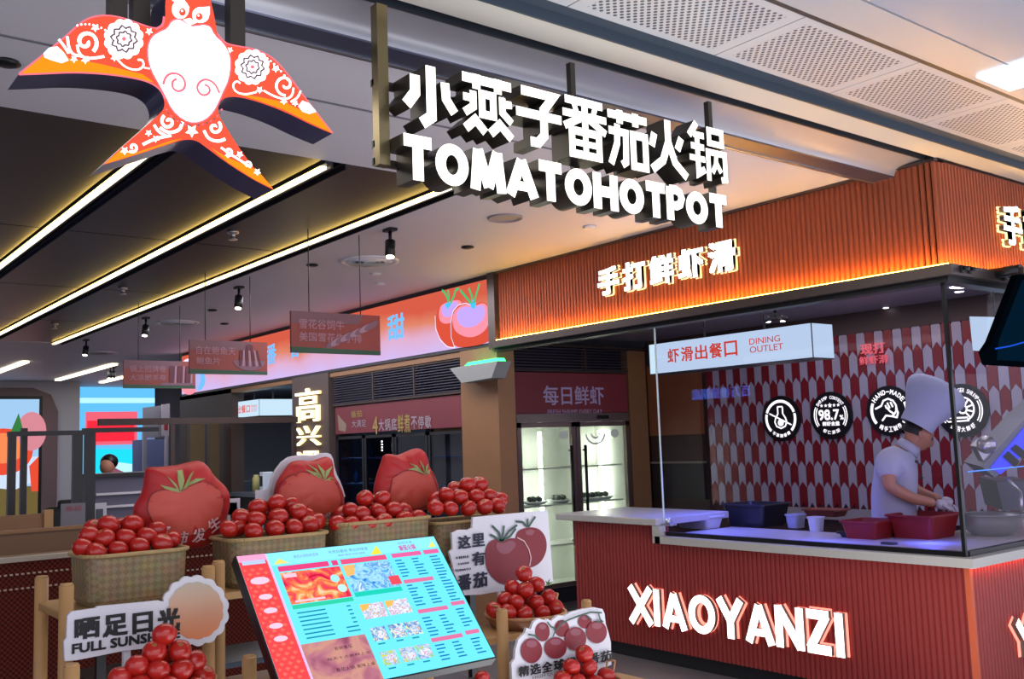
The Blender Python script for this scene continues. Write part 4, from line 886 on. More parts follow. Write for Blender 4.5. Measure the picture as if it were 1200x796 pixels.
def ring(name, lab, px, py, r, mats, cat, grp=None, n=4, X=None):
    p = onZ(px, py, ZC); t = thing(name, lab, cat, (p.x, p.y, ZC), grp)
    bm = B(); lathe(bm, [(r, 0), (r*.97, -.012), (r*.85, -.012), (r*.83, -.003)], (p.x, p.y, ZC), 32); ob('rim', bm, mats[0], t)
    for i in range(n):
        ri = r*(.75-.18*i); bm = B(); lathe(bm, [(ri, -.002), (ri*.98, -.02), (ri*.86, -.008)], (p.x, p.y, ZC), 28); ob('ring', bm, mats[0], t)
    bm = B(); lathe(bm, [(r*.83, -.001), (0, -.0015)], (p.x, p.y, ZC), 28); ob('throat', bm, mats[1], t)
ring('ceiling_diffuser', 'round louvred air diffuser in the white ceiling beside the nearest spotlight', 433, 306, .24, (M_wh, M_dkgrey), 'air diffuser', n=4)
ring('ceiling_speaker', 'round ceiling speaker above the O of HOTPOT', 592, 255, .12, (mat('grey_ring', '8c8890', .5), mat('grey_ring2', '77747c', .5)), 'speaker', n=0)
ring('ceiling_diffuser', 'round louvred air diffuser between the second and third spotlights', 208, 378, .24, (M_wh, M_dkgrey), 'air diffuser', n=3)
ring('ceiling_diffuser', 'round louvred air diffuser far off above the hanging posters', 118, 413, .22, (M_wh, M_dkgrey), 'air diffuser', n=2)
for k, (px, py) in enumerate(((548, 289), (691, 265), (440, 320), (445, 332), (700, 305), (366, 310), (249, 363), (263, 379), (8, 72))):
    p = onZ(px, py, ZC); bm = B(); lathe(bm, [(.045, 0), (.05, -.01), (.03, -.018), (0, -.018)], (p.x, p.y, ZC), 18)
    ob('recessed_light', bm, M_black if k in (0, 5, 6, 7, 8) else M_wh, label=['small black ceiling fitting between the letter sign and the screen banner', 'small pale ceiling fitting near the fascia top', 'small pale ceiling fitting right of the air diffuser', 'small pale ceiling fitting below the nearest air diffuser', 'small pale ceiling fitting by the fascia', 'small dark ceiling fitting above the right hanging poster', 'small dark ceiling fitting above the middle hanging poster', 'small dark ceiling fitting near the far end of the white ceiling', 'dark ceiling fitting left of the bird sign'][k], cat='ceiling fitting')
for k, (px, py) in enumerate(((144, 337), (273, 271), (64, 379))):
    p = onZ(px, py, ZC); bm = B(); lathe(bm, [(.04, 0), (.04, -.015), (.018, -.02), (.014, -.05), (.03, -.055), (.03, -.06), (0, -.062)], (p.x, p.y, ZC), 14)
    ob('sprinkler', bm, M_steel, label=['sprinkler head in the middle dark coffer', 'sprinkler head in the right dark coffer', 'sprinkler head near the far end of the dark coffers'][k], cat='sprinkler')

# hanging posters (facing -Y)
def poster(label, Yp, px0, px1, ytl, ybl, l1, l2, food):
    a = onY(px0, ytl, Yp); b = onY(px0, ybl, Yp); c = onY(px1, ytl+4, Yp)
    x0, x1, z0, z1 = a.x, c.x, b.z, a.z; W = x1-x0; H = z1-z0
    t = thing('hanging_poster', label, 'poster', (x0, Yp, z0), 'posters hanging from the ceiling')
    bm = B(); prism(bm, [(x0, z0), (x1, z0), (x1, z1), (x0, z1)], YP(Yp), -.02, 0); ob('board', bm, mat('poster_red', '8a3c34', .5, noise=.15, nscale=3), t)
    bm = B(); F = YP(Yp); U = lambda u, v: (x0+W*u, z0+H*v)
    flat(bm, [U(0, 0), U(1, 0), U(1, .10), U(0, .14)], F, .002, 1); flat(bm, [U(0, .7), U(.75, .75), U(.8, 1), U(0, 1)], F, .0015, 2)
    text(bm, l1, F, *U(.08, .58), *U(.58, .82), .004, off=.01, mi=0); text(bm, l2, F, *U(.08, .28), *U(.08+.1*len(l2), .50), .004, off=.01, mi=0)
    if food == 'meat':
        for i in range(9): u = .45+.055*i; v = .25+.06*i; flat(bm, [U(*p) for p in circ(u, v, .05, .15, 12, rot=-.5)], F, .005+.0005*i, 3+(i % 2))
    elif food == 'fish':
        flat(bm, [U(*p) for p in circ(.76, .42, .21, .3, 20, R(180), R(360))], F, .004, 3)
        for i in range(7): u = .62+.045*i; flat(bm, [U(u, .25), U(u+.03, .25), U(u+.045-.01*i, .72), U(u+.02-.01*i, .75)], F, .006, 4 if i % 2 else 5)
        flat(bm, [U(*p) for p in circ(.76, .82, .05, .1, 10)], F, .006, 5)
    else:
        for i in range(3): u = .62+.115*i; flat(bm, [U(u, .2), U(u+.075, .2), U(u+.085, .82), U(u+.01, .82)], F, .006, 5); flat(bm, [U(u+.075, .2), U(u+.10, .2), U(u+.11, .82), U(u+.085, .82)], F, .006, 4)
        flat(bm, [U(.5, .10), U(.98, .12), U(.96, .22), U(.52, .2)], F, .005, 3)
    ob('printed_picture', bm, [mat('poster_text', 'a87884', .5), mat('poster_green', '28503a', .5), mat('poster_dim', '74505a', .5), mat('poster_food', '7c5868', .5), mat('poster_food2', 'a07c8c', .5), mat('poster_food3', '5c2030', .5)], t, fix=False)
    for u in (.2, .78):
        bm = B(); tube(bm, (x0+W*u, Yp+.01, z1), (x0+W*u, Yp+.01, ZC), .0035, n=6); ob('cord', bm, M_char, t)
poster('red hanging poster with marbled meat slices, right of three', 6.0, 341, 445, 364, 413, '雪花谷饲牛', '美国雪花牛小排', 'meat')
poster('red hanging poster with sliced seafood, middle of three', 7.9, 222, 313, 398, 438, '自在鲍鱼天', '鲍鱼片', 'fish')
poster('red hanging poster with three dark bars of food, left of three', 9.8, 145, 229, 422, 455, '锅上招牌卷', '大凉肥羊卷', 'bars')

# ================================================================== LEFT DINING SIDE
# far LED wall
YW = 22.1
t = thing('video_wall', 'large cyan and blue video wall with a red picture at the far end', 'screen', (6, YW, 1.5))
q = pY(YW, [(92, 556), (181, 556), (181, 452), (92, 452)]); x0, x1, z0, z1 = q[0][0], q[1][0], q[0][1], q[3][1]; W = x1-x0; H = z1-z0; U = lambda u, v: (x0+W*u, z0+H*v)
bm = B(); prism(bm, [U(0, 0), U(1, 0), U(1, 1), U(0, 1)], YP(YW), -.1, 0); ob('frame', bm, M_wh, t)
bm = B(); F = YP(YW)
flat(bm, [U(0, 0), U(1, 0), U(1, 1), U(0, 1)], F, .005, 0); flat(bm, [U(.08, .32), U(.76, .32), U(.76, .70), U(.08, .70)], F, .01, 1); flat(bm, [U(.10, .36), U(.72, .36), U(.72, .6), U(.10, .6)], F, .015, 2)
flat(bm, [U(.2, 0), U(.76, 0), U(.76, .26), U(.2, .28)], F, .012, 3); flat(bm, [U(.3, 0), U(.76, 0), U(.76, .08), U(.5, .12), U(.3, .1)], F, .018, 4); flat(bm, [U(0, .8), U(1, .8), U(1, .86), U(0, .86)], F, .01, 4); flat(bm, [U(.82, 0), U(1, 0), U(1, .5), U(.82, .5)], F, .016, 5)
ob('screen_picture', bm, [glow('vw_blue', '5cb4e8', 1), glow('vw_pink', 'e05c70', 1), glow('vw_red', 'e8283c', 1), glow('vw_cyan', '20d0f0', 1), glow('vw_pale', 'b0e4f0', 1), glow('vw_lilac', '8090c0', .6)], t, fix=False)
# grey panel to the right of it, lilac board
q = pY(18, [(156, 558), (205, 558), (205, 514), (156, 516)]); bm = B(); prism(bm, q, YP(18), -.05, 0); box(bm, q[0][0]+.2, q[0][0]+.26, 18, 18.05, 0, q[0][1]); box(bm, q[1][0]-.26, q[1][0]-.2, 18, 18.05, 0, q[0][1]); ob('lilac_board', bm, mat('lilac_panel', '6c74a0', .5), label='lilac grey display board standing before the far video wall', cat='board')
q = pY(17.4, [(168, 513), (199, 513), (199, 474), (168, 478)]); bm = B(); prism(bm, q, YP(17.4), -.05, 0); box(bm, q[0][0], q[0][0]+.06, 17.4, 17.45, 0, q[0][1]); ob('grey_panel', bm, mat('grey_panel', '8c8894', .5), label='grey tilted panel beside the far video wall', cat='panel')
q = pY(17.3, [(190, 511), (199, 511), (199, 473), (190, 474)]); bm = B(); prism(bm, q, YP(17.3), -.04, 0); prism(bm, [(q[0][0]+.1, q[0][1]+.1), (q[1][0]-.1, q[0][1]+.1), (q[1][0]-.1, q[0][1]+.3), (q[0][0]+.1, q[0][1]+.3)], YP(17.3), 0, .005, mi=1); box(bm, q[0][0]+.05, q[0][0]+.1, 17.3, 17.33, 0, q[0][1]); ob('standing_poster', bm, [mat('pale_poster', 'b8a8b4', .5), mat('poster_red2', 'a83038', .5)], label='narrow upright poster with a red print near the far wall', cat='poster')
# column with tomato screen
YK = 20.6
t = thing('screen_column', 'wide white column at far left carrying a framed tomato screen', 'column', (3.5, YK, 0))
q = pY(YK, [(92, 600), (92, 445)]); xr = q[0][0]
ob('shaft', bx(-1, xr, YK, YK+1.2, 0, ZC), mat('white_column', 'b0acb8', .55), t)
q = pY(YK-.05, [(65, 640), (65, 455)]); xb = q[0][0]; zt = q[1][1]; pts = [(1.0, .2), (xb-.2, .2), (xb, .4), (xb, zt-.45), (xb-.13, zt-.13), (xb-.45, zt), (1.0, zt)]
bm = B(); prism(bm, pts, YP(YK-.05), -.05, .05); ob('surround', bm, mat('mauve_surround', '6c5458', .5), t)
q = pY(YK-.12, [(0, 606), (44, 606), (44, 468), (0, 468)]); x0 = q[0][0]-1; x1 = q[1][0]; z0 = q[0][1]; z1 = q[2][1]; W = x1-x0; H = z1-z0
bm = B(); box(bm, x0-.1, x1+.06, YK-.11, YK-.09, z0-.06, z1+.06, mi=0); F = YP(YK-.11)
flat(bm, [(x0, z0), (x1, z0), (x1, z1), (x0, z1)], F, .005, 1); U = lambda u, v: (x0+W*u, z0+H*v)
flat(bm, [U(0, 0), U(1, 0), U(1, .25), U(0, .22)], F, .010, 5); flat(bm, [U(.3, .28), U(.75, .22), U(1, .3), U(1, .5), U(.4, .5)], F, .012, 6)
flat(bm, [U(*p) for p in circ(.62, .55, .32, .2, 24)], F, .015, 2); flat(bm, [U(*p) for p in circ(.62, .58, .24, .13, 24)], F, .018, 3); flat(bm, [U(*p) for p in circ(.92, .72, .16, .17, 20)], F, .02, 4); flat(bm, [U(.7, .72), U(.78, .88), U(.82, .76), U(.86, .7), U(.76, .68)], F, .022, 7); flat(bm, [U(.93, .2), U(1, .2), U(1, .5), U(.9, .42)], F, .022, 2)
ob('screen', bm, [M_black, glow('scr_blue', '9cc4e8', .9), glow('scr_red', 'e04c34', .9), glow('scr_or', 'f08450', .95), glow('scr_pink', 'd08490', .9), glow('scr_grass', '8a7848', .5), glow('scr_white', 'c8d8f0', .9), glow('scr_green', '3c8848', .7)], t, fix=False)
struct('wall_return', bx(6.2, 11, 14.7, 14.8, 0, ZC), mat('grey_wall', '7c7880', .6), label='grey wall beyond the bar')

# partition frames
def frame(label, Y, posts, beams, zb=0, m=M_char):
    p0 = onY(posts[0][0], 520, Y); t = thing('partition_frame', label, 'partition', (p0.x, Y, 0), 'metal partition frames')
    for a, b in posts:
        xa = onY(a, 540, Y).x; xb_ = onY(b, 540, Y).x; ob('upright', bx(xa, xb_, Y, Y+.05, zb, onY(a, beams[0][2], Y).z), m, t)
    for a, b, y, h in beams:
        xa = onY(a, y, Y); xb_ = onY(b, y, Y); hh = h/F_PX*Y*1.25; ob('crossbar', bx(xa.x, xb_.x, Y-.003, Y+.053, xa.z-hh, xa.z), m, t)
frame('dark metal partition frame at the far left with a long crossbar', 7.6, [(10, 19), (86, 97)], [(10, 100, 506, 4)])
frame('dark metal partition frame right of the first, before the video wall', 7.9, [(25, 32), (100, 112)], [(98, 186, 502, 4)])
frame('dark metal partition frame with a long crossbar crossing before the bar', 10.2, [(200, 205), (344, 348)], [(116, 349, 491, 6)], m=M_dwood)
# wooden posts behind (the bar left side columns)
for k, (a, b) in enumerate(((223, 240), (246, 257))):
    xa = onY(a, 520, 13.0).x; xb_ = onY(b, 520, 13).x; zt = onY(a, 497, 13).z; ob('timber_post', bx(xa, xb_, 13, 13.1, 0, zt), mat('olive_wood', '58492c', .5), label=['broad olive brown post left of the bar opening', 'narrow olive brown post left of the bar opening'][k], cat='post')

# booth benches
def wicker():
    m = mat('rattan_red_brown', '4c2018', .85, spec=.15); nt = m.node_tree; b = nt.nodes['Principled BSDF']
    tc = nt.nodes.new('ShaderNodeTexCoord'); ch = nt.nodes.new('ShaderNodeTexChecker'); ch.inputs['Scale'].default_value = 90; ch.inputs[1].default_value = hx('5a2014')+(1,); ch.inputs[2].default_value = hx('300e08')+(1,)
    nt.links.new(tc.outputs['Object'], ch.inputs['Vector']); nt.links.new(ch.outputs[0], b.inputs['Base Color']); return m
M_rat = wicker(); M_tan = mat('tan_leather', '6e5038', .5, noise=.1, nscale=4)
Y1 = 4.6; z1 = onY(0, 655, Y1).z
t = thing('booth_bench', 'nearest booth bench back of red-brown rattan with a pale top edge, behind the rack', 'bench', (1.0, Y1, 0))
ob('rattan_panel', bx(.3, 2.1, Y1, Y1+.03, 0, z1-.02), M_rat, t); ob('top_edge', bx(.3, 2.1, Y1-.01, Y1+.03, z1-.02, z1), mat('pale_edge2', 'a89c8c', .3, .3), t)
ob('padded_back', bx(.3, 2.1, Y1+.04, Y1+.14, .4, z1-.002, bev=.0), M_tan, t)
bm = B()
for zz in (z1-.075, z1-.135):
    n = 70
    for i in range(n): x = .5+i*.022; box(bm, x, x+.011, Y1-.004, Y1, zz, zz+.007)
ob('stitching', bm, mat('pale_stitch', 'a08878', .5), t, kind='stuff')
Y2 = 5.5; z2 = onY(115, 618, Y2).z
t = thing('booth_bench', 'second booth bench back in plain brown, behind the rattan one', 'bench', (1.2, Y2, 0)); ob('back_panel', bx(.4, 1.75, Y2, Y2+.05, .0, z2), M_tan, t); ob('top_cap', bx(.4, 1.75, Y2-.01, Y2+.06, z2, z2+.015), M_wood, t)
p = onY(51, 598, 6.3)
t = thing('booth_bench', 'third booth bench of brown wood with a pale corner post, left edge', 'bench', (1.0, 6.3, 0)); ob('back_panel', bx(.5, p.x, 6.3, 6.35, 0, p.z-.02), M_wood, t); ob('corner_post', bx(p.x, p.x+.05, 6.28, 6.34, 0, p.z), M_lwood, t)
t = thing('dining_table', 'low brown table behind the benches under the menu card', 'table', (1.7, 6.9, 0)); a = onY(25, 583, 7.0); b = onY(150, 606, 7.0)
ob('tabletop', bx(a.x, 2.3, 6.9, 7.5, 1.04, 1.08), mat('orange_wood2', '7c4a30', .4), t); ob('leg', bx(1.7, 1.76, 7.1, 7.16, 0, 1.04), M_char, t); ob('leg', bx(2.1, 2.16, 7.1, 7.16, 0, 1.04), M_char, t)
p = onY(86, 605, 6.95); q = onY(86, 576, 6.95)
t = thing('menu_card', 'upright grey menu card on the brown table, left of the first cushion', 'menu card', (p.x, 6.95, 1.08)); bm = B(); xw = .075; vs = [(p.x-xw, 1.08), (p.x+xw, 1.08), (p.x+xw, 1.30), (p.x-xw, 1.30)]; prism(bm, vs, YP(6.95), -.02, 0); ob('card', bm, mat('grey_card', '706a74', .4), t)
bm = B(); text(bm, '番茄', YP(6.95), p.x-.05, 1.25, p.x+.05, 1.285, .003); ob('print', bm, mat('red_ink', '9c3840', .5), t)
p = onY(36, 596, 7.1); bm = B(); lathe(bm, [(.022, 0), (.022, .09), (.01, .1), (.01, .13), (0, .13)], (p.x, 7.1, 1.08), 12); ob('bottle', bm, mat('cream_bottle', 'b0a890', .4), label='small cream bottle on the brown table', cat='bottle')
p = onY(72, 585, 8.4); bm = B(); box(bm, p.x-.12, p.x+.06, 8.4, 8.5, 1.0, 1.22, bev=.04); box(bm, p.x-.02, p.x+.12, 8.4, 8.46, 1.18, 1.27, bev=.02); box(bm, p.x-.02, p.x+.02, 8.43, 8.47, 0, 1.02); ob('dark_backrest', bm, M_black, label='black chair back behind the upright menu card', cat='chair')
p = onY(118, 590, 9); bm = B(); box(bm, p.x-.06, p.x+.05, 9, 9.03, .95, 1.2); box(bm, p.x-.04, p.x+.02, 8.995, 9, 1.0, 1.15, mi=1); box(bm, p.x-.01, p.x+.01, 9, 9.02, 0, .96); ob('tabletop_sign', bm, [M_whpr, M_dkgrey], label='pale leaning card on a stand beyond the second partition', cat='card')
# low counter under the far screen
t = thing('service_desk', 'low grey desk with pale shelf lines before the far video wall', 'desk', (3.3, 11.4, 0)); a = onY(112, 560, 11.4); b = onY(185, 558, 11.4)
ob('body', bx(a.x, b.x+.3, 11.4, 11.8, 0, a.z), mat('grey_desk', '5c5a6c', .5), t); ob('top', bx(a.x-.05, b.x+.35, 11.36, 11.84, a.z, a.z+.04), M_char, t)
for py in (577, 592):
    z = onY(140, py, 11.38).z; ob('shelf_edge', bx(a.x, b.x+.3, 11.37, 11.4, z-.025, z), M_whpr, t)
# far person
import itertools
def skin_mesh(name, verts, edges, radii, mats, parent=None, sub=2, root=0, **kw):
    me = bpy.data.meshes.new('s'); me.from_pydata([tuple(v) for v in verts], edges, []); o = bpy.data.objects.new('s', me); COL.objects.link(o)
    o.modifiers.new('skin', 'SKIN'); sv = me.skin_vertices[0].data
    for i, r in enumerate(radii): sv[i].radius = (r, r) if isinstance(r, (int, float)) else r; sv[i].use_root = (i == root)
    s = o.modifiers.new('sub', 'SUBSURF'); s.levels = sub; s.render_levels = sub
    dg = bpy.context.evaluated_depsgraph_get(); m2 = bpy.data.meshes.new_from_object(o.evaluated_get(dg)); bpy.data.objects.remove(o)
    bm = B(); bm.from_mesh(m2)
    return bm
DP = 12.2
def pd(x, y, D=DP): return onD(x, y, D)
t = thing('person', 'distant person with dark hair in a red and white top, leaning at the far desk', 'person', pd(130, 560))
V = [pd(137, 600), pd(137, 575), pd(136, 560), pd(131, 552), pd(127, 549), pd(146, 560), pd(143, 575), pd(130, 572), pd(125, 562), pd(118, 572), Vector((3.55, 12.7, .05)), Vector((3.75, 12.6, .05))]
bm = skin_mesh('p', V, [(0, 1), (1, 2), (2, 3), (3, 4), (2, 5), (5, 6), (2, 8), (8, 9), (0, 10), (0, 11), (7, 9)][:10], [.13, .14, .15, .06, .08, .07, .05, .05, .07, .045, .08, .08], None)
ob('body', bm, mat('dusky_shirt', '9c5864', .7, noise=.3, nscale=8), t, smooth=True)
bm = B(); bmesh.ops.create_icosphere(bm, subdivisions=3, radius=.088, matrix=Matrix.Translation(pd(125.5, 547, DP-.03)) @ Matrix.Diagonal((1, 1, 1.15, 1))); ob('head', bm, mat('skin_tone', 'b07860', .55), t, smooth=True)
bm = B(); bmesh.ops.create_icosphere(bm, subdivisions=3, radius=.106, matrix=Matrix.Translation(pd(128, 541.5, DP+.03)) @ Matrix.Diagonal((1, 1, .95, 1))); bmesh.ops.create_icosphere(bm, subdivisions=2, radius=.045, matrix=Matrix.Translation(pd(129, 537))); ob('hair', bm, M_black, t, smooth=True)

# ================================================================== FOREGROUND DISPLAY
def basket_mat():
    m = mat('woven_bamboo', '8f7a4e', .65); nt = m.node_tree; b = nt.nodes['Principled BSDF']; tc = nt.nodes.new('ShaderNodeTexCoord'); mp = nt.nodes.new('ShaderNodeMapping'); mp.inputs['Rotation'].default_value = (0, R(45), 0)
    ck = nt.nodes.new('ShaderNodeTexChecker'); ck.inputs['Scale'].default_value = 62; ck.inputs[1].default_value = hx('a8966c')+(1,); ck.inputs[2].default_value = hx('94805a')+(1,)
    n = nt.nodes.new('ShaderNodeTexNoise'); n.inputs['Scale'].default_value = 25; nt.links.new(tc.outputs['Object'], n.inputs['Vector'])
    mx = nt.nodes.new('ShaderNodeMix'); mx.data_type = 'RGBA'; mx.blend_type = 'MULTIPLY'; mx.inputs[0].default_value = .6
    nt.links.new(tc.outputs['Object'], mp.inputs[0]); nt.links.new(mp.outputs[0], ck.inputs['Vector']); nt.links.new(ck.outputs[0], mx.inputs[6]); nt.links.new(n.outputs['Color'], mx.inputs[7])
    gm = nt.nodes.new('ShaderNodeMix'); gm.data_type = 'RGBA'; gm.blend_type = 'MULTIPLY'; gm.inputs[0].default_value = 1; gm.inputs[7].default_value = (.82, .76, .72, 1); nt.links.new(mx.outputs[2], gm.inputs[6])
    nt.links.new(gm.outputs[2], b.inputs['Base Color']); bp = nt.nodes.new('ShaderNodeBump'); bp.inputs['Strength'].default_value = .5; bp.inputs['Distance'].default_value = .004; nt.links.new(ck.outputs[1], bp.inputs['Height']); nt.links.new(bp.outputs[0], b.inputs['Normal']); return m
M_bsk = basket_mat(); M_rim = mat('bamboo_rim', 'a08456', .6, noise=.2, nscale=30)
def rrect(cx, cy, w_, d, r, n=6):
    out = []
    for (sx, sy, a0) in ((1, 1, 0), (-1, 1, 90), (-1, -1, 180), (1, -1, 270)):
        for i in range(n+1): a = R(a0+90*i/n); out.append((cx+sx*(w_/2-r)+r*math.cos(a), cy+sy*(d/2-r)+r*math.sin(a)))
    return out
def basket(label, x0, x1, yc, dep, z0, z1):
    cx = (x0+x1)/2; w_ = x1-x0; t = thing('tomato_basket', label, 'basket', (cx, yc, z0), 'woven baskets on the top shelves')
    loops = []
    bm = B()
    for (k_, z) in ((.90, z0+.001), (.96, z0+.02), (1.0, z1), (.95, z1), (.90, z0+.03)):
        loops.append([bm.verts.new((x, y, z)) for x, y in rrect(cx, yc, w_*k_, dep*k_, .05)])
    for a, b in zip(loops, loops[1:]):
        n = len(a)
        for i in range(n): bm.faces.new((a[i], a[(i+1) % n], b[(i+1) % n], b[i]))
    bm.faces.new(loops[0][::-1]); bm.faces.new(loops[-1])
    ob('woven_body', bm, M_bsk, t)
    bm = B(); pr = rrect(cx, yc, w_+.008, dep+.008, .054)
    for i in range(len(pr)): tube(bm, (*pr[i], z1), (*pr[(i+1) % len(pr)], z1), .007, n=6, cap=False)
    ob('rim', bm, M_rim, t); return t
ZS = 1.135
basket('leftmost woven bamboo basket heaped with tomatoes', .86, 1.18, 3.34, .24, ZS, 1.292)
basket('second woven bamboo basket from the left, behind the tilted menu screen', 1.335, 1.70, 3.36, .24, ZS, 1.300)
basket('third woven bamboo basket, right of the middle cushion', 1.75, 2.165, 3.38, .22, ZS, 1.320)
basket('rightmost woven bamboo basket, partly behind the tomato board', 2.19, 2.57, 3.38, .22, ZS, 1.290)
# tomatoes
def tomato_mesh():
    bm = B(); prof = []
    for i in range(17):
        a = math.pi*i/16; r = math.sin(a); z = -math.cos(a)*.93
        if i > 12: z -= .10*((i-12)/4)**1.5*1.2
        prof.append((max(r, 0.0001)*1.0, z))
    n = 20; rings = []
    for j, (r, z) in enumerate(prof):
        rings.append([bm.verts.new((r*math.cos(2*math.pi*i/n)*(1+.02*math.sin(5*2*math.pi*i/n)), r*math.sin(2*math.pi*i/n)*(1+.02*math.sin(5*2*math.pi*i/n)), z)) for i in range(n)])
    for j, (a, b) in enumerate(zip(rings, rings[1:])):
        for i in range(n): f = bm.faces.new((a[i], a[(i+1) % n], b[(i+1) % n], b[i])); f.smooth = True; f.material_index = 1 if j >= 15 else 0
    bmesh.ops.remove_doubles(bm, verts=bm.verts, dist=.002); bmesh.ops.recalc_face_normals(bm, faces=bm.faces)
    me = bpy.data.meshes.new('tomato'); bm.to_mesh(me); bm.free(); me.materials.append(M_tom); me.materials.append(M_scar); return me
TM = tomato_mesh()
def tomatoes(pts, Yf, rpx, label, group, dY=0.0, hidden=()):
    """pts: (px, py, row) row shifts the fruit back"""
    order = ['first', 'second', 'third', 'fourth', 'fifth', 'sixth', 'seventh', 'eighth', 'ninth']
    tiers = []; 
    for q_ in sorted(pts, key=lambda q: -q[1]):
        if tiers and abs(sum(t[1] for t in tiers[-1])/len(tiers[-1])-q_[1]) < rpx*.62: tiers[-1].append(q_)
        else: tiers.append([q_])
    nm = {1: ['only'], 2: ['bottom', 'top'], 3: ['bottom', 'middle', 'top'], 4: ['bottom', 'second lowest', 'second highest', 'top'], 5: ['bottom', 'second lowest', 'middle', 'second highest', 'top'], 6: ['bottom', 'second lowest', 'third lowest', 'third highest', 'second highest', 'top']}[min(6, len(tiers))]
    names = {}
    for ti, tr in enumerate(tiers):
        for k_, q_ in enumerate(sorted(tr)):
            names[q_] = 'red tomato, %s from the left in the %s row of the %s' % (order[k_], nm[min(ti, len(nm)-1)], label) if len(tr) > 1 else 'red tomato alone on the %s level of the %s' % (nm[min(ti, len(nm)-1)], label)
    for i, (px, py, row) in enumerate(pts):
        Y = Yf+dY*row; p = onY(px, py, Y); D = (p-CAM).dot(_F); r = rpx/F_PX*D
        o = bpy.data.objects.new('tomato', TM); COL.objects.link(o); k = r*random.uniform(.95, 1.03); o.scale = (k, k, k*random.uniform(.93, 1.0)); o.location = p
        o.rotation_euler = (random.uniform(-.7, .7), random.uniform(-.7, .7), random.uniform(0, 6)); setp(o, names[(px, py, row)], 'tomato', group)
def T_(s): return s
tomatoes([(97, 642, 0), (113, 647, -.6), (138, 644.5, -.4), (163, 641, -.4), (190, 637, -.4), (104.5, 628, .7), (122, 631, .3), (147, 630, .3), (172, 629, .3), (127, 615.5, 1.2), (155, 614.5, 1.2), (200, 633, .9), (140, 618, 2.0), (183, 622, 1.7), (110, 620, 1.9)], 3.31, 12.6, 'leftmost woven basket', 'tomatoes in the leftmost basket', .055)
tomatoes([(268, 620, -.4), (279, 619, .4), (297, 623, -.9), (322, 620, -.8), (344.5, 618.5, -.8), (283, 606, .6), (300.5, 608.5, -.1), (326, 606, 0), (349.5, 600, .4), (302, 595, 1.2), (324, 589, .9), (340, 592, 1.7), (362, 615, -.3), (371, 612, .6), (312, 600, 2.2), (358, 606, 1.7)], 3.33, 11.6, 'second woven basket', 'tomatoes in the second basket', .055)
tomatoes([(395, 613.5, -.5), (411, 614.5, -.8), (432, 613.5, -.8), (450, 611.5, -.8), (474, 608, -.6), (411, 598, .5), (424, 603, 0), (443, 599, .3), (461, 597, .3), (427.5, 584, 1.1), (448, 584, 1.1), (402, 603, 1.6), (474, 598, 1.5), (490, 607, -.3), (437, 590, 2.2)], 3.34, 10.6, 'third woven basket', 'tomatoes in the third basket', .05)
tomatoes([(510.5, 595, -.5), (528, 596, -.8), (549, 596, -.8), (568, 594, -.7), (583, 592.7, -.3), (523, 580, .5), (539, 582.5, .2), (558, 581.5, .3), (572.6, 581, .9), (548, 568, 1.1), (562, 568, 1.5), (512, 586, 1.6), (585, 586, 1.4), (534, 573, 2.2)], 3.34, 10.3, 'rightmost woven basket', 'tomatoes in the rightmost basket', .05)
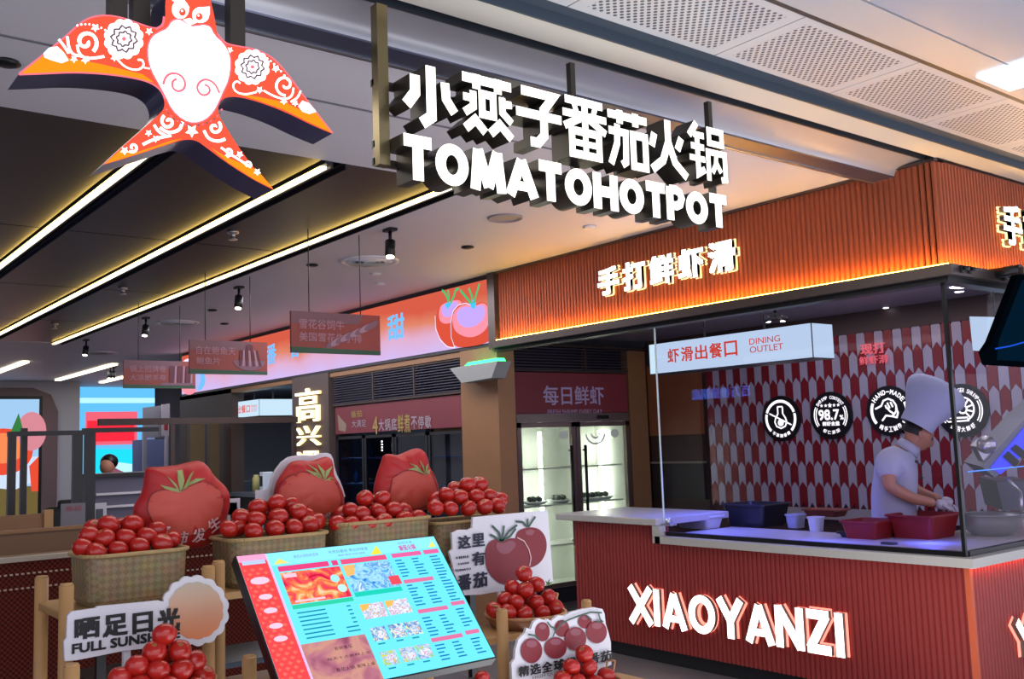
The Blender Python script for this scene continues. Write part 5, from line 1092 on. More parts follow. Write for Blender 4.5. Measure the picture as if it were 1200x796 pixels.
# cushions
def star_r(poly, c):
    P = [(p[0]-c[0], p[1]-c[1]) for p in poly]
    def rr(ang):
        dx, dy = math.cos(ang), math.sin(ang); best = 1e-3
        for i in range(len(P)):
            x1_, y1_ = P[i]; x2_, y2_ = P[(i+1) % len(P)]; ex, ey = x2_-x1_, y2_-y1_; den = dx*ey-dy*ex
            if abs(den) < 1e-9: continue
            s = (x1_*ey-y1_*ex)/den; u = (x1_*dy-y1_*dx)/den
            if s > 0 and -1e-6 <= u <= 1+1e-6: best = max(best, s)
        return best
    return rr
def cushion(label, Yc, out_px, face_px, cal_px, chars, thick=.07, back=None):
    P = smooth_poly(pY(Yc, out_px), 2); c = (sum(p[0] for p in P)/len(P), sum(p[1] for p in P)/len(P)); rr = star_r(P, c)
    zmin = min(p[1] for p in P); t = thing('tomato_cushion', label, 'cushion', (c[0], Yc, zmin), 'tomato shaped cushions')
    def dd(x, z):
        a = math.atan2(z-c[1], x-c[0]); tt = min(1, math.hypot(x-c[0], z-c[1])/rr(a)); return thick*math.sqrt(max(0, 1-tt**2.6))+(.010*math.sin(9*a+1)+.006*math.sin(17*a))*tt**3*(1-tt)*4
    n = 72; m = 12; bm = B()
    for side in (1, -1):
        cen = bm.verts.new((c[0], Yc-side*thick, c[1])); prev = None
        for j in range(1, m+1):
            tt = math.sin(math.pi/2*j/m); ring_ = []
            for i in range(n):
                a = 2*math.pi*i/n; r = rr(a)*tt; x = c[0]+r*math.cos(a); z = c[1]+r*math.sin(a); ring_.append(bm.verts.new((x, Yc-side*dd(x, z), z)))
            for i in range(n):
                k2 = (i+1) % n
                if prev is None: bm.faces.new((cen, ring_[i], ring_[k2]))
                else: bm.faces.new((prev[i], ring_[i], ring_[k2], prev[k2]))
            prev = ring_
    bmesh.ops.remove_doubles(bm, verts=bm.verts, dist=.0008)
    ob('stuffed_body', bm, mat('cushion_red', 'a81618', .55, bump=.25, bscale=14), t, smooth=True)
    def patch(poly, name, m_, off=.0025, mid=None, sm=1):
        Q = smooth_poly(poly, sm) if sm else poly; cc = mid or (sum(p[0] for p in Q)/len(Q), sum(p[1] for p in Q)/len(Q)); bm = B(); J = 7
        cv = bm.verts.new((cc[0], Yc-dd(*cc)-off, cc[1])); prev = None
        for j in range(1, J+1):
            rg = []
            for p in Q:
                x = cc[0]+(p[0]-cc[0])*j/J; z = cc[1]+(p[1]-cc[1])*j/J; rg.append(bm.verts.new((x, Yc-dd(x, z)-off, z)))
            for i in range(len(Q)):
                k2 = (i+1) % len(Q)
                if prev is None: bm.faces.new((cv, rg[i], rg[k2]))
                else: bm.faces.new((prev[i], rg[i], rg[k2], prev[k2]))
            prev = rg
        return bm
    ob('tomato_face', patch(pY(Yc-thick*.6, face_px), 'f', None), mat('cushion_face', 'b84434', .55, noise=.12, nscale=6, bump=.2, bscale=14), t, label='paler red printed tomato on the cushion front', smooth=True)
    fq = smooth_poly(pY(Yc-thick*.6, face_px), 2); bm = B()
    for q_ in seg_quads(fq, .0045, True):
        vs_ = [bm.verts.new((a[0], Yc-dd(a[0], a[1])-.004, a[1])) for a in q_]; bm.faces.new(vs_)
    ob('face_outline', bm, mat('cushion_outline', '7c1c18', .6), t)
    for cp in cal_px:
        b3 = patch(pY(Yc-thick*.6, cp), 'c', None, off=.0045, sm=0); me = bpy.data.meshes.new('tmp'); b3.to_mesh(me); b3.free()
        if cp is cal_px[0]: base = B()
        base.from_mesh(me)
    ob('calyx_print', base, mat('calyx_pale_green', '8a9458', .6), t)
    bm = B()
    for ch, px, py, s_, rot_ in chars:
        cc = pY(Yc-thick*.6, [(px, py)])[0]; h = s_/F_PX*Yc*1.22
        ca, sa = math.cos(rot_), math.sin(rot_)
        T = lambda p: (cc[0]+p[0]*ca-p[1]*sa, cc[1]+p[0]*sa+p[1]*ca)
        F = lambda a, b, d: Vector((a, Yc-dd(a, b)-.006, b)); text(bm, ch, F, -h/2, -h/2, h/2, h/2, 0, off=.015, T=T)
    if chars: ob('lettering', bm, mat('cushion_print_white', 'd4b0b0', .6), t)
    else: bm.free()
    if back:
        bm = B(); prism(bm, smooth_poly(pY(Yc+.06, back), 1), YP(Yc+.06), -.02, 0); ob('white_backing', bm, M_whpr, t, label='white rim showing behind the cushion')
def z3(L): return [(130+x/5.69, 520+y/5.69) for x, y in L]
cushion('left puffy red tomato cushion with white characters', 3.52, z3([(228, 152), (300, 158), (380, 150), (450, 142), (520, 122), (590, 110), (640, 145), (675, 210), (735, 262), (780, 310), (790, 400), (778, 470), (745, 560), (700, 640), (640, 685), (560, 705), (480, 705), (400, 670), (300, 630), (200, 570), (150, 490), (148, 420), (205, 340), (222, 250)]),
  z3([(280, 320), (360, 300), (440, 325), (520, 270), (600, 250), (690, 280), (740, 350), (745, 440), (700, 520), (620, 590), (500, 620), (380, 600), (280, 540), (240, 460), (245, 380)]),
  [z3([(440, 325), (420, 300), (320, 275), (345, 300), (400, 318)]), z3([(440, 325), (415, 270), (355, 205), (385, 255), (420, 300)]), z3([(440, 325), (430, 240), (440, 180), (480, 175), (475, 250), (455, 300)]), z3([(445, 325), (500, 270), (545, 180), (515, 205), (480, 265)]), z3([(445, 322), (510, 275), (620, 232), (550, 232), (480, 275)])],
  [('好', 190, 624, 13, -.1), ('柿', 211, 631, 13, 0), ('发', 231, 627, 13, .15), ('生', 249, 614, 13, .6)], .075)
def z4(L): return [(240+x/4.975, 520+y/4.975) for x, y in L]
cushion('middle red tomato cushion with a white rim behind the second basket', 3.55, z4([(400, 300), (420, 220), (470, 150), (500, 105), (560, 95), (620, 105), (680, 80), (725, 72), (742, 120), (745, 185), (785, 245), (812, 320), (800, 400), (740, 440), (620, 450), (480, 440), (410, 380)]),
  z4([(430, 260), (480, 190), (560, 165), (620, 175), (680, 215), (740, 200), (785, 270), (790, 340), (760, 400), (680, 430), (560, 430), (460, 400), (425, 330)]),
  [z4([(680, 215), (640, 170), (570, 150), (620, 185)]), z4([(680, 215), (640, 150), (590, 115), (640, 170)]), z4([(680, 215), (655, 150), (650, 110), (685, 160)]), z4([(680, 215), (690, 160), (735, 130), (705, 180)]), z4([(680, 215), (715, 195), (750, 200), (715, 215)])],
  [('好', 361, 608, 9, 0), ('柿', 373, 612, 9, .1), ('发', 384, 606, 9, .4)], .06,
  back=z4([(310, 335), (380, 270), (400, 180), (470, 85), (560, 65), (640, 72), (700, 50), (745, 65), (760, 160), (800, 240), (825, 330), (600, 400)]))
def z6(L): return [(385+x/6.125, 470+y/6.125) for x, y in L]
cushion('right red tomato cushion between the third and fourth baskets', 3.55, z6([(395, 385), (440, 378), (490, 395), (560, 365), (620, 338), (665, 345), (700, 395), (712, 470), (765, 560), (790, 650), (760, 740), (690, 790), (560, 800), (430, 790), (335, 720), (328, 620), (355, 520), (385, 440)]),
  z6([(430, 620), (450, 550), (510, 505), (580, 495), (670, 535), (720, 500), (765, 580), (782, 660), (745, 730), (660, 775), (560, 780), (470, 750), (430, 690)]),
  [z6([(670, 530), (600, 480), (540, 490), (600, 500)]), z6([(670, 530), (610, 465), (560, 445), (610, 490)]), z6([(670, 530), (640, 450), (635, 420), (665, 470)]), z6([(670, 530), (680, 470), (715, 450), (695, 500)]), z6([(670, 535), (700, 500), (725, 490), (705, 520)])],
  [('生', 488, 603, 9, .3), ('发', 476, 606, 9, .1)], .06)
# small white tags
for k, (px, py, w_, h) in enumerate(((271, 594, .035, .03), (272, 605, .02, .05), (308, 581, .03, .022))):
    p = onY(px, py, 3.60); bm = B(); box(bm, p.x-w_, p.x+w_, 3.60, 3.605, p.z-h, p.z+h); box(bm, p.x-.003, p.x+.003, 3.6, 3.604, ZS-.0, p.z-h); ob('price_tag', bm, M_whpr, label=['white tag between the left cushion and the second basket', 'narrow white tag below the other, by the second basket', 'white tag behind the second basket, under the middle cushion'][k], cat='tag')

# racks
def dowel(bm, px, py, Y, r=.021, z0=0):
    p = onY(px, py, Y); tube(bm, (p.x, Y, z0), (p.x, Y, p.z-.006), r, n=14); tube(bm, (p.x, Y, p.z-.006), (p.x, Y, p.z), r, r*.8, n=14); return p
def rack(label, posts, shelves, m=M_lwood, loc=(1, 3.2, 0)):
    t = thing('display_rack', label, 'rack', loc, 'wooden tomato display racks')
    for px, py, Y in posts: bm = B(); dowel(bm, px, py, Y); ob('post', bm, m, t)
    for x0, x1, y0, y1, z in shelves: ob('shelf', bx(x0, x1, y0, y1, z-.025, z, bev=.004), m, t)
rack('light beech stepped rack carrying the leftmost basket', [(49, 675, 3.54), (78, 684, 3.16), (244, 663, 3.16), (84, 778, 2.86)], [(.79, 1.22, 3.15, 3.56, ZS), (.74, 1.22, 2.74, 3.00, .86)])
rack('light beech rack behind the tilted menu screen carrying three baskets', [(256, 657, 3.20), (292, 768, 2.80), (498, 640, 3.2)], [(1.28, 2.66, 3.225, 3.58, ZS), (1.28, 1.9, 3.0, 3.5, .8), (1.9, 2.68, 2.92, 3.16, .90)], loc=(1.9, 3.2, 0))
rack('light beech rack in front of the red counter carrying the right tomato piles', [(588, 714, 2.85), (687, 703, 3.05), (248, 745, 2.80)][:2], [(2.05, 2.72, 2.55, 2.85, .70)], loc=(2.4, 2.8, 0))
# dark blue shelving seen under the baskets
t = thing('metal_shelf_unit', 'dark metal shelf unit in shadow left of the tilted menu screen', 'shelf unit', (1.2, 3.7, 0))
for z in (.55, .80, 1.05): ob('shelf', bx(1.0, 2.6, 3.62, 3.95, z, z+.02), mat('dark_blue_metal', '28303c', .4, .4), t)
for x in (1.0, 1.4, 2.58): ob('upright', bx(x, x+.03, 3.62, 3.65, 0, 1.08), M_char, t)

# tilted menu screen
YT = 2.70; a = onY(277, 654, YT); b = onY(508, 628, YT); MX0, MX1 = a.x, b.x; MZ1 = (a.z+b.z)/2
rb = ray(580, 770); yb = MX1*rb.y/rb.x; bb = onY(580, 770, yb); vdir = Vector((0, yb-YT, bb.z-MZ1)); ML = vdir.length; vdir.normalize(); MN = Vector((1, 0, 0)).cross(-vdir); MN = -MN if MN.y > 0 else MN; MW = MX1-MX0
MO = Vector((MX0, YT, MZ1))
def FM(u, v, d): return MO+Vector((MW*u, 0, 0))+vdir*(ML*v)+MN*d
ms = thing('menu_screen', 'tilted glowing cyan menu screen with pictures and price lists', 'screen', (MX0+MW/2, YT, .0))
bm = B(); e = .006
prism(bm, [(-e, -e*1.5), (1+e, -e*1.5), (1+e, 1+e*1.5), (-e, 1+e*1.5)], FM, -.035, -.001); ob('bezel', bm, M_black, ms)
mm = {}; ml = []
def gm(c, s=1.0):
    if (c, s) not in mm: mm[(c, s)] = len(ml); ml.append(glow('menu_'+c, c, s))
    return mm[(c, s)]
def pic(name, cols, scale=30):
    m = bpy.data.materials.new('menu_picture_'+name); m.use_nodes = True; nt = m.node_tree; nt.nodes.clear()
    o = nt.nodes.new('ShaderNodeOutputMaterial'); e = nt.nodes.new('ShaderNodeEmission'); tc = nt.nodes.new('ShaderNodeTexCoord'); n = nt.nodes.new('ShaderNodeTexNoise'); r = nt.nodes.new('ShaderNodeValToRGB')
    n.inputs['Scale'].default_value = scale; n.inputs['Detail'].default_value = 3; n.inputs['Distortion'].default_value = 1.2; nt.links.new(tc.outputs['Object'], n.inputs['Vector']); nt.links.new(n.outputs['Fac'], r.inputs[0])
    while len(r.color_ramp.elements) < len(cols): r.color_ramp.elements.new(.5)
    for i, (el, c) in enumerate(zip(r.color_ramp.elements, cols)): el.position = .32+.36*i/(len(cols)-1); el.color = hx(c)+(1,)
    nt.links.new(r.outputs[0], e.inputs[0]); nt.links.new(e.outputs[0], o.inputs[0]); mm[name] = len(ml); ml.append(m); return mm[name]
_gm0 = gm
def gm(c, s=1.0): return c if isinstance(c, int) else _gm0(c, s)
PC = dict(red=pic('red', ['c41c3c', 'f03c5c', 'f4604c', 'f8a058', 'f4d0b0'], 22), blue=pic('blue', ['2c64b4', '58a8e8', 'a8dcf0', '4c94d8', 'd8ecf4'], 26), brown=pic('brown', ['8c4c60', 'b06c80', 'c89080', 'b87c8c'], 9),
  dish=pic('dish', ['d8e4f0', 'c48cb0', 'f0f4f8', '8cb0d8', 'e8b464'], 60), dish2=pic('dish2', ['e4dc58', 'd4e4e8', '88b4dc', '4c70c0', 'f0e8a0'], 60), dish3=pic('dish3', ['e0cc50', '68c494', 'c8d8ec', 'a49cd4', '50a8b8'], 60))
bm = B(); Lr = .0006
def MR(u0, v0, u1, v1, c, k=1, s=1.0): flat(bm, [(u0, v0), (u1, v0), (u1, v1), (u0, v1)], FM, Lr*k, gm(c, s))
MR(0, 0, 1, 1, '6ce0f4', 1, 1.0); MR(.13, .0, 1, .10, '8ce4f8', 2)
MR(0, 0, .125, 1, 'f4484c', 2); MR(.125, 0, .135, 1, 'f4b8e8', 2)
for i in range(28):
    for j in range(3): v = .1+.032*i; u = .01+.036*j+(.018 if i % 2 else 0); flat(bm, [(u, v), (u+.014, v+.013), (u, v+.026), (u-.008 if u > .02 else u, v+.013)], FM, Lr*3, gm('ff6c5c'))
MR(.0, .0, .125, .05, 'f4a0c8', 4); MR(.012, .045, .115, .075, 'b4c8f4', 5)
for v in (.2, .32, .42, .53, .62): flat(bm, [(p[0], p[1]) for p in circ(.062, v, .042 if v < .3 else .03, .028 if v < .3 else .02, 14)], FM, Lr*5, gm('f4c4dc'))
MR(.16, .11, .40, .15, 'e0407c', 3); MR(.415, .11, .445, .15, 'e0407c', 3); MR(.16, .16, .445, .40, PC['red'], 3)
for k_, (u, v, r_, c) in enumerate(((.40, .25, .022, 'a0e4e8'), (.415, .33, .022, 'b8e8e0'))): flat(bm, circ(u, v, r_, r_*1.4, 14), FM, Lr*(4+.3*k_), gm(c))
MR(.17, .175, .23, .205, 'f8c0d0', 7); MR(.18, .375, .32, .39, 'f8c0d0', 5); MR(.16, .405, .445, .435, '30c8a0', 3)
for i in range(7): 
    v = .46+.030*i; MR(.17, v, .30, v+.010, '1c88a8', 3); MR(.40 if i < 5 else .36, v, .42, v+.010, '1c88a8', 3)
MR(.135, .68, .43, 1.0, PC['brown'], 3, .8)
text(bm, '新鲜番茄', FM, .27, .76, .35, .735, Lr*6, mi=gm('3c2030', .5)); text(bm, '每天十点新鲜上市', FM, .22, .82, .42, .80, Lr*6, mi=gm('3c2030', .5)); text(bm, '番茄火锅 美味上桌', FM, .24, .90, .42, .875, Lr*6, mi=gm('3c2030', .5))
MR(.46, .11, .695, .15, 'e0507c', 3); MR(.46, .16, .70, .37, PC['blue'], 3); flat(bm, [(.46, .16), (.52, .16), (.50, .24), (.46, .25)], FM, Lr*4, gm('f4b46c'))
MR(.655, .29, .71, .36, 'e84c5c', 8); MR(.46, .375, .70, .41, '20c8b0', 3)
for (u, v) in ((.46, .47), (.585, .47)): 
    MR(u, v, u+.115, v+.11, PC['dish'], 3); flat(bm, [(u, v), (u+.05, v), (u+.03, v+.04), (u, v+.05)], FM, Lr*4, gm('f4b45c'))
for (u, v, c, c2) in ((.46, .645, 'e8dc50', 'f0f4f8'), (.55, .645, 'b0dcec', '5c98dc'), (.63, .645, 'e0cc58', '5468c4'), (.46, .82, 'e8dc50', 'b4a4dc'), (.55, .82, 'c8e068', '60c0c8'), (.63, .82, 'e8cc58', '50b890')):
    MR(u, v, u+.075, v+.10, PC['dish2'] if v < .7 else PC['dish3'], 3); flat(bm, circ(u+.042, v+.058, .026, .028, 14), FM, Lr*5, PC['dish']);  MR(u+.01, v+.115, u+.045, v+.125, '1c88a8', 3)
MR(.725, .11, .885, .145, 'e0609c', 3); MR(.90, .11, .985, .145, 'e0609c', 3); text(bm, '番茄火锅', FM, .78, .095, .87, .05, Lr*3, off=.01, mi=gm('c460a4')); text(bm, '好吃不贵', FM, .785, .04, .865, .02, Lr*3, mi=gm('6c7cb8'))
for (u0, u1, v) in ((.725, .885, .33), (.725, .885, .57), (.725, .89, .79), (.91, .985, .55), (.91, .985, .78)): MR(u0, v, u1, v+.03, 'd8709c', 3)
random.seed(3)
for (u0, n, cols) in ((.73, 1, 1), (.82, 1, 1), (.92, 1, 1)):
    v = .165
    while v < .97:
        if not any(abs(v-(vv+.012)) < .03 for vv in ((.33, .57, .79) if u0 < .9 else (.55, .78))):
            MR(u0, v, u0+random.uniform(.03, .055), v+.010, '1c78b8', 3)
        v += .026
text(bm, '番茄火锅新鲜菜单', FM, .25, .06, .37, .035, Lr*3, mi=gm('7c88c0')); text(bm, '天然好番茄 煮出好味道', FM, .42, .055, .62, .03, Lr*3, mi=gm('5c78b0')); text(bm, '新鲜现做', FM, .46, .085, .6, .068, Lr*3, mi=gm('7c88c0'))
flat(bm, [(.15, .09), (.18, .05), (.22, .09)], FM, Lr*3, gm('e8d870')); flat(bm, [(.62, .10), (.67, .03), (.68, .10)], FM, Lr*3, gm('e8dc40')); flat(bm, [(.94, .09), (.975, .04), (.98, .09)], FM, Lr*3, gm('e8dc70'))
ob('screen_picture', bm, ml, ms, fix=False)
pc = FM(.5, .5, -.04); bm = B(); tube(bm, pc, (pc.x, pc.y+.18, .02), .03, n=14); box(bm, pc.x-.25, pc.x+.25, pc.y, pc.y+.4, 0, .02, bev=.005); box(bm, pc.x-.15, pc.x+.15, pc.y-.0, pc.y+.03, pc.z-.1, pc.z+.05)
ob('stand', bm, M_black, ms)

# die-cut boards
def ease(bm_, t, name='support_stick'): return
def sunboard():
    Y = 3.0
    t = thing('die_cut_sign', 'white die-cut board reading FULL SUNSHINE with a scalloped orange sun', 'sign', (.95, Y, .9))
    s = [(76, 775), (75, 752), (78, 748), (79, 722), (84, 717), (112, 713), (114, 711), (146, 708), (186, 704)]
    cx, cy, rx, ry = 229, 716, 38, 38
    sun = []
    for i in range(0, 131):
        a = R(165)-R(1)*i*(165+125)/130.0
        k_ = 1+.07*abs(math.sin(7.5*a)); sun.append((cx+rx*k_*math.cos(a)*.98, cy-ry*k_*math.sin(a)*1.03))
    out = s+sun+[(205, 752), (180, 759), (145, 763), (90, 774)]
    bm = B(); prism(bm, pY(Y, out), YP(Y), -.012, 0); ob('board', bm, M_whpr, t)
    bm = B(); inner = [(cx+(x-cx)*.83, cy+(y-cy)*.83) for x, y in [(cx+rx*(1+.04*abs(math.sin(7.5*R(a))))*math.cos(R(a)), cy-ry*(1+.04*abs(math.sin(7.5*R(a))))*math.sin(R(a))*1.03) for a in range(0, 360, 4)]]
    flat(bm, pY(Y, inner), YP(Y), .002)
    m = mat('sun_print', 'b08a68', .5); nt = m.node_tree; tc = nt.nodes.new('ShaderNodeTexCoord'); sp = nt.nodes.new('ShaderNodeSeparateXYZ'); rp = nt.nodes.new('ShaderNodeValToRGB'); mr = nt.nodes.new('ShaderNodeMapRange')
    zc = onY(229, 716, Y).z-.9; mr.inputs[1].default_value = zc-.08; mr.inputs[2].default_value = zc+.08; nt.links.new(tc.outputs['Object'], sp.inputs[0]); nt.links.new(sp.outputs[2], mr.inputs[0]); nt.links.new(mr.outputs[0], rp.inputs[0])
    rp.color_ramp.elements[0].color = hx('d07848')+(1,); rp.color_ramp.elements[1].color = hx('b0a08c')+(1,); nt.links.new(rp.outputs[0], nt.nodes['Principled BSDF'].inputs['Base Color'])
    ob('sun_print', bm, m, t)
    bm = B()
    for ch, (xa, xb, ya, yb) in zip('晒足日光', ((87, 117, 751, 722), (120, 150, 748, 718), (155, 179, 744, 716), (184, 211, 741, 711))):
        p0, p1 = pY(Y-.002, [(xa, ya), (xb, yb)]); text(bm, ch, YP(Y-.002), p0[0], p0[1], p1[0], p1[1], .001, off=.038)
    p0, p1, p2 = pY(Y-.002, [(84, 767), (211, 750), (84, 755)]); hh = p2[1]-p0[1]
    text(bm, 'FULL SUNSHINE', YP(Y-.002), p0[0], p0[1], p1[0], p0[1]+hh, .001, off=.05)
    ob('lettering', bm, M_blk, t)
    bm = B(); p = onY(150, 765, Y+.005); box(bm, p.x-.01, p.x+.01, Y+.0121, Y+.03, .86, p.z+.08); ob('support', bm, M_whpr, t)
sunboard()
M_ptom = mat('printed_tomato', '74101e', .5, noise=.15, nscale=12); M_ptom2 = mat('printed_tomato_pale', '844450', .5); M_pgreen = mat('printed_green', '2c4a3c', .5); M_pl = mat('printed_pale_line', 'c8a0a0', .5)
def z7(L): return [(520+x/6.12, 590+y/6.12) for x, y in L]
def tomboard():
    Y = 3.19; t = thing('die_cut_sign', 'white square board with two printed tomatoes and blue-black characters', 'sign', (2.4, Y, .93))
    out = z7([(210, 100), (745, 50), (785, 560), (740, 590), (350, 640), (270, 655), (150, 660), (120, 600), (75, 500), (60, 420), (40, 350), (65, 330), (60, 215), (110, 190), (180, 190), (205, 175)])
    bm = B(); prism(bm, pY(Y, out), YP(Y), -.012, 0); ob('board', bm, M_whpr, t)
    bm = B(); F = YP(Y); P = lambda L: smooth_poly(pY(Y, z7(L)), 2) if len(L) > 6 else pY(Y, z7(L))
    flat(bm, P([(510, 215), (560, 180), (630, 170), (690, 185), (735, 250), (738, 340), (700, 420), (640, 460), (560, 470), (500, 420)]), F, .002, 0)
    flat(bm, P([(330, 265), (390, 255), (420, 275), (480, 245), (560, 265), (605, 340), (612, 430), (570, 520), (500, 570), (430, 585), (370, 560), (310, 490), (290, 400), (295, 320)]), F, .004, 0)
    flat(bm, P([(370, 275), (420, 290), (480, 260), (520, 290), (480, 350), (420, 370), (370, 330)]), F, .005, 1); flat(bm, P([(580, 200), (620, 185), (650, 200), (630, 230), (590, 225)]), F, .003, 1)
    for L_ in ([(520, 245), (570, 270), (605, 330), (620, 390), (610, 450)],): 
        for q_ in seg_quads(P(L_), .005): flat(bm, q_, F, .006, 3)
    for L_ in ([(400, 270), (420, 210), (425, 160)], [(400, 270), (390, 210), (340, 160)], [(410, 270), (460, 200), (520, 155)], [(400, 270), (350, 235), (325, 225)], [(595, 170), (595, 110)], [(600, 170), (650, 95)], [(590, 170), (560, 135), (510, 130)], [(400, 275), (470, 235), (510, 180)]):
        for q_ in seg_quads(P(L_), .009): flat(bm, q_, F, .007, 2)
    ob('tomato_print', bm, [M_ptom, M_ptom2, M_pgreen, M_pl], t, fix=False)
    bm = B()
    for ch, (xa, ya, xb, yb) in zip('这里有番茄', ((97, 330, 185, 225), (197, 315, 285, 210), (197, 450, 290, 340), (97, 630, 190, 500), (205, 610, 305, 485))):
        p0, p1 = P([(xa, ya), (xb, yb)]); text(bm, ch, YP(Y), p0[0], p0[1], p1[0], p1[1], .0075, off=.03)
    for s_, (xa, ya, xb, yb) in (('HERE', (82, 405, 175, 372)), ('HAVE', (97, 447, 175, 418)), ('TOMATO', (72, 497, 187, 460))):
        p0, p1 = P([(xa, ya), (xb, yb)]); text(bm, s_, YP(Y), p0[0], p1[1]-(p1[1]-p0[1])*.75, p1[0], p1[1], .0075, off=.035)
    ob('lettering', bm, mat('navy_print', '141830', .6), t)
    p = onY(586, 690, Y); ob('support', bx(p.x-.006, p.x+.006, Y+.001, Y+.012, .90, p.z+.05), M_whpr, t)
tomboard()
def z8(L): return [(590+x/7.507, 690+y/7.507) for x, y in L]
def selboard():
    Y = 2.72; t = thing('die_cut_sign', 'white die-cut board with a cluster of printed tomatoes, in front of the red counter', 'sign', (2.35, Y, .7))
    out = z8([(80, 880), (70, 660), (100, 620), (105, 540), (130, 450), (190, 390), (205, 345), (240, 360), (265, 295), (310, 262), (370, 280), (390, 265), (420, 290), (480, 235), (540, 240), (600, 205), (700, 180), (800, 165), (870, 180), (890, 220), (900, 310), (925, 390), (945, 470), (950, 670), (880, 700), (860, 880)])
    bm = B(); prism(bm, pY(Y, out), YP(Y), -.012, 0); ob('board', bm, M_whpr, t)
    bm = B(); F = YP(Y); P = lambda L: pY(Y, z8(L)); k_ = 0
    for cx, cy, rx, ry in ((340, 380, 65, 85), (510, 350, 65, 75), (710, 290, 60, 60), (240, 545, 95, 110), (450, 520, 98, 95), (625, 440, 95, 105), (810, 380, 90, 100)):
        flat(bm, P(circ(cx, cy, rx, ry, 24)), F, .002+.0008*k_, 0); flat(bm, P(circ(cx, cy-ry*.55, rx*.5, ry*.3, 14)), F, .0025+.0008*k_, 1); k_ += 1
    for L_ in ([(560, 270), (650, 235), (750, 205), (850, 210)], [(420, 420), (435, 380), (500, 300), (560, 270)], [(200, 400), (260, 410), (300, 450)], [(370, 290), (400, 330), (440, 350)], [(820, 215), (835, 270), (860, 290)], [(720, 240), (760, 270)], [(800, 290), (850, 285)]):
        for q_ in seg_quads(P(L_), .006): flat(bm, q_, F, .010, 2)
    ob('tomato_print', bm, [M_ptom, M_ptom2, M_pgreen], t, fix=False)
    bm = B()
    for i, ch in enumerate('精选全球优质番茄'):
        xa = 115+103*i; yb_ = 690-19*i; p0, p1 = P([(xa, yb_+90), (xa+92, yb_-25)]); text(bm, ch, YP(Y), p0[0], p0[1], p1[0], p1[1], .011, off=.03)
    p0, p1 = P([(240, 800), (930, 665)]); 
    text(bm, 'HIGH QUALITY TOMATO WORLD', YP(Y), p0[0], p0[1]-.0, p1[0], p0[1]+.012, .011)
    ob('lettering', bm, M_blk, t)
    p = onY(650, 790, Y); ob('support', bx(p.x-.008, p.x+.008, Y+.012, Y+.02, .70, p.z+.05), M_whpr, t)
selboard()

# round trays and tomato pyramids
def tray(label, cx, cy, cz, r, hand):
    t = thing('round_tray', label, 'tray', (cx, cy, cz), 'round wicker trays')
    bm = B(); lathe(bm, [(r*.85, 0), (r*.97, .03), (r, .045), (r*.96, .045), (r*.9, .02), (0, .015)], (cx, cy, cz), 36); ob('woven_tray', bm, mat('wicker_brown', '8a5c3c', .6, noise=.25, nscale=40), t)
    bm = B()
    for i in range(36): a = 2*math.pi*i/36; b_ = 2*math.pi*(i+1)/36; tube(bm, (cx+r*math.cos(a), cy+r*math.sin(a), cz+.045), (cx+r*math.cos(b_), cy+r*math.sin(b_), cz+.045), .006, n=6, cap=False)
    ob('rim', bm, mat('wicker_rim', 'b07c54', .55), t)
    for s_ in (1, -1):
        a = R(10) if s_ > 0 else R(190); bm = B(); p0 = Vector((cx+r*math.cos(a-.14), cy+r*math.sin(a-.14), cz+.045)); p1 = Vector((cx+r*math.cos(a+.14), cy+r*math.sin(a+.14), cz+.045)); u = Vector((math.cos(a)*.02, math.sin(a)*.02, .05))
        tube(bm, p0, p0+u, .004, n=6); tube(bm, p0+u, p1+u, .004, n=6); tube(bm, p1+u, p1, .004, n=6); ob('handle', bm, mat('wicker_rim', 'b07c54', .55), t)
YA = 2.84; p = onY(188, 796, YA); tray('round wicker tray under the front left tomato pile', p.x, YA, .862, .145, 1)
YPB = 3.02; p = onY(616, 722, YPB); tray('round wicker tray under the tomato pile below the tomato board', p.x, YPB, .902, .155, 1)
YPC = 2.66; p = onY(690, 800, YPC); tray('round wicker tray under the front right tomato pile', p.x, YPC, .702, .12, 1)
tomatoes([(192.5, 744, 0), (181, 764, -.3), (210.5, 763, -.2), (160.5, 781, -.5), (185.5, 786, -1), (212.5, 785, -1), (227, 775, .4), (141, 794, -.3), (238, 793, .0), (163, 803, -1.2), (200, 806, -1.8), (228, 806, -1.2), (196, 765, 1), (175, 778, 1.2), (212, 790, 1.4)], YA, 14.2, 'front left pile', 'tomatoes of the front left pile', .035)
tomatoes([(614, 672.5, 0), (601, 689, .6), (615.6, 691.5, -.8), (628.7, 685, .4), (592, 703, .2), (605, 705.5, -1.2), (628, 706.5, -1.2), (642.5, 700, .2), (579.6, 715, -.2), (614, 719, -2), (635, 718, -2), (651, 713, -.6), (596, 717, -1.6), (620, 700, 2), (600, 702, 2), (588, 712, 1.6), (640, 712, 1.8)], YPB, 10.2, 'middle right pile', 'tomatoes of the middle right pile', .035)
tomatoes([(684.6, 766.5, 0), (669.7, 781.5, -.4), (690.6, 782.5, -.5), (710.5, 792, -.4), (659, 796, -.6), (676.6, 799, -1.2), (698, 800, -1.2), (683, 788, 1.2)], YPC, 10.8, 'front right pile', 'tomatoes of the front right pile', .035)
p = onD(565, 794, 3.25); t_ = bpy.data.objects.new('tomato', TM); COL.objects.link(t_); r = .025; t_.scale = (r, r, r*.95); t_.location = p; setp(t_, 'small pinkish tomato alone under the right corner of the menu screen', 'tomato')
ob('low_stand', bx(p.x-.05, p.x+.05, p.y-.04, p.y+.1, 0, p.z-r*.84), mat('dark_blue_metal', '28303c', .4, .4), label='dark low stand under the lone pinkish tomato', cat='stand')
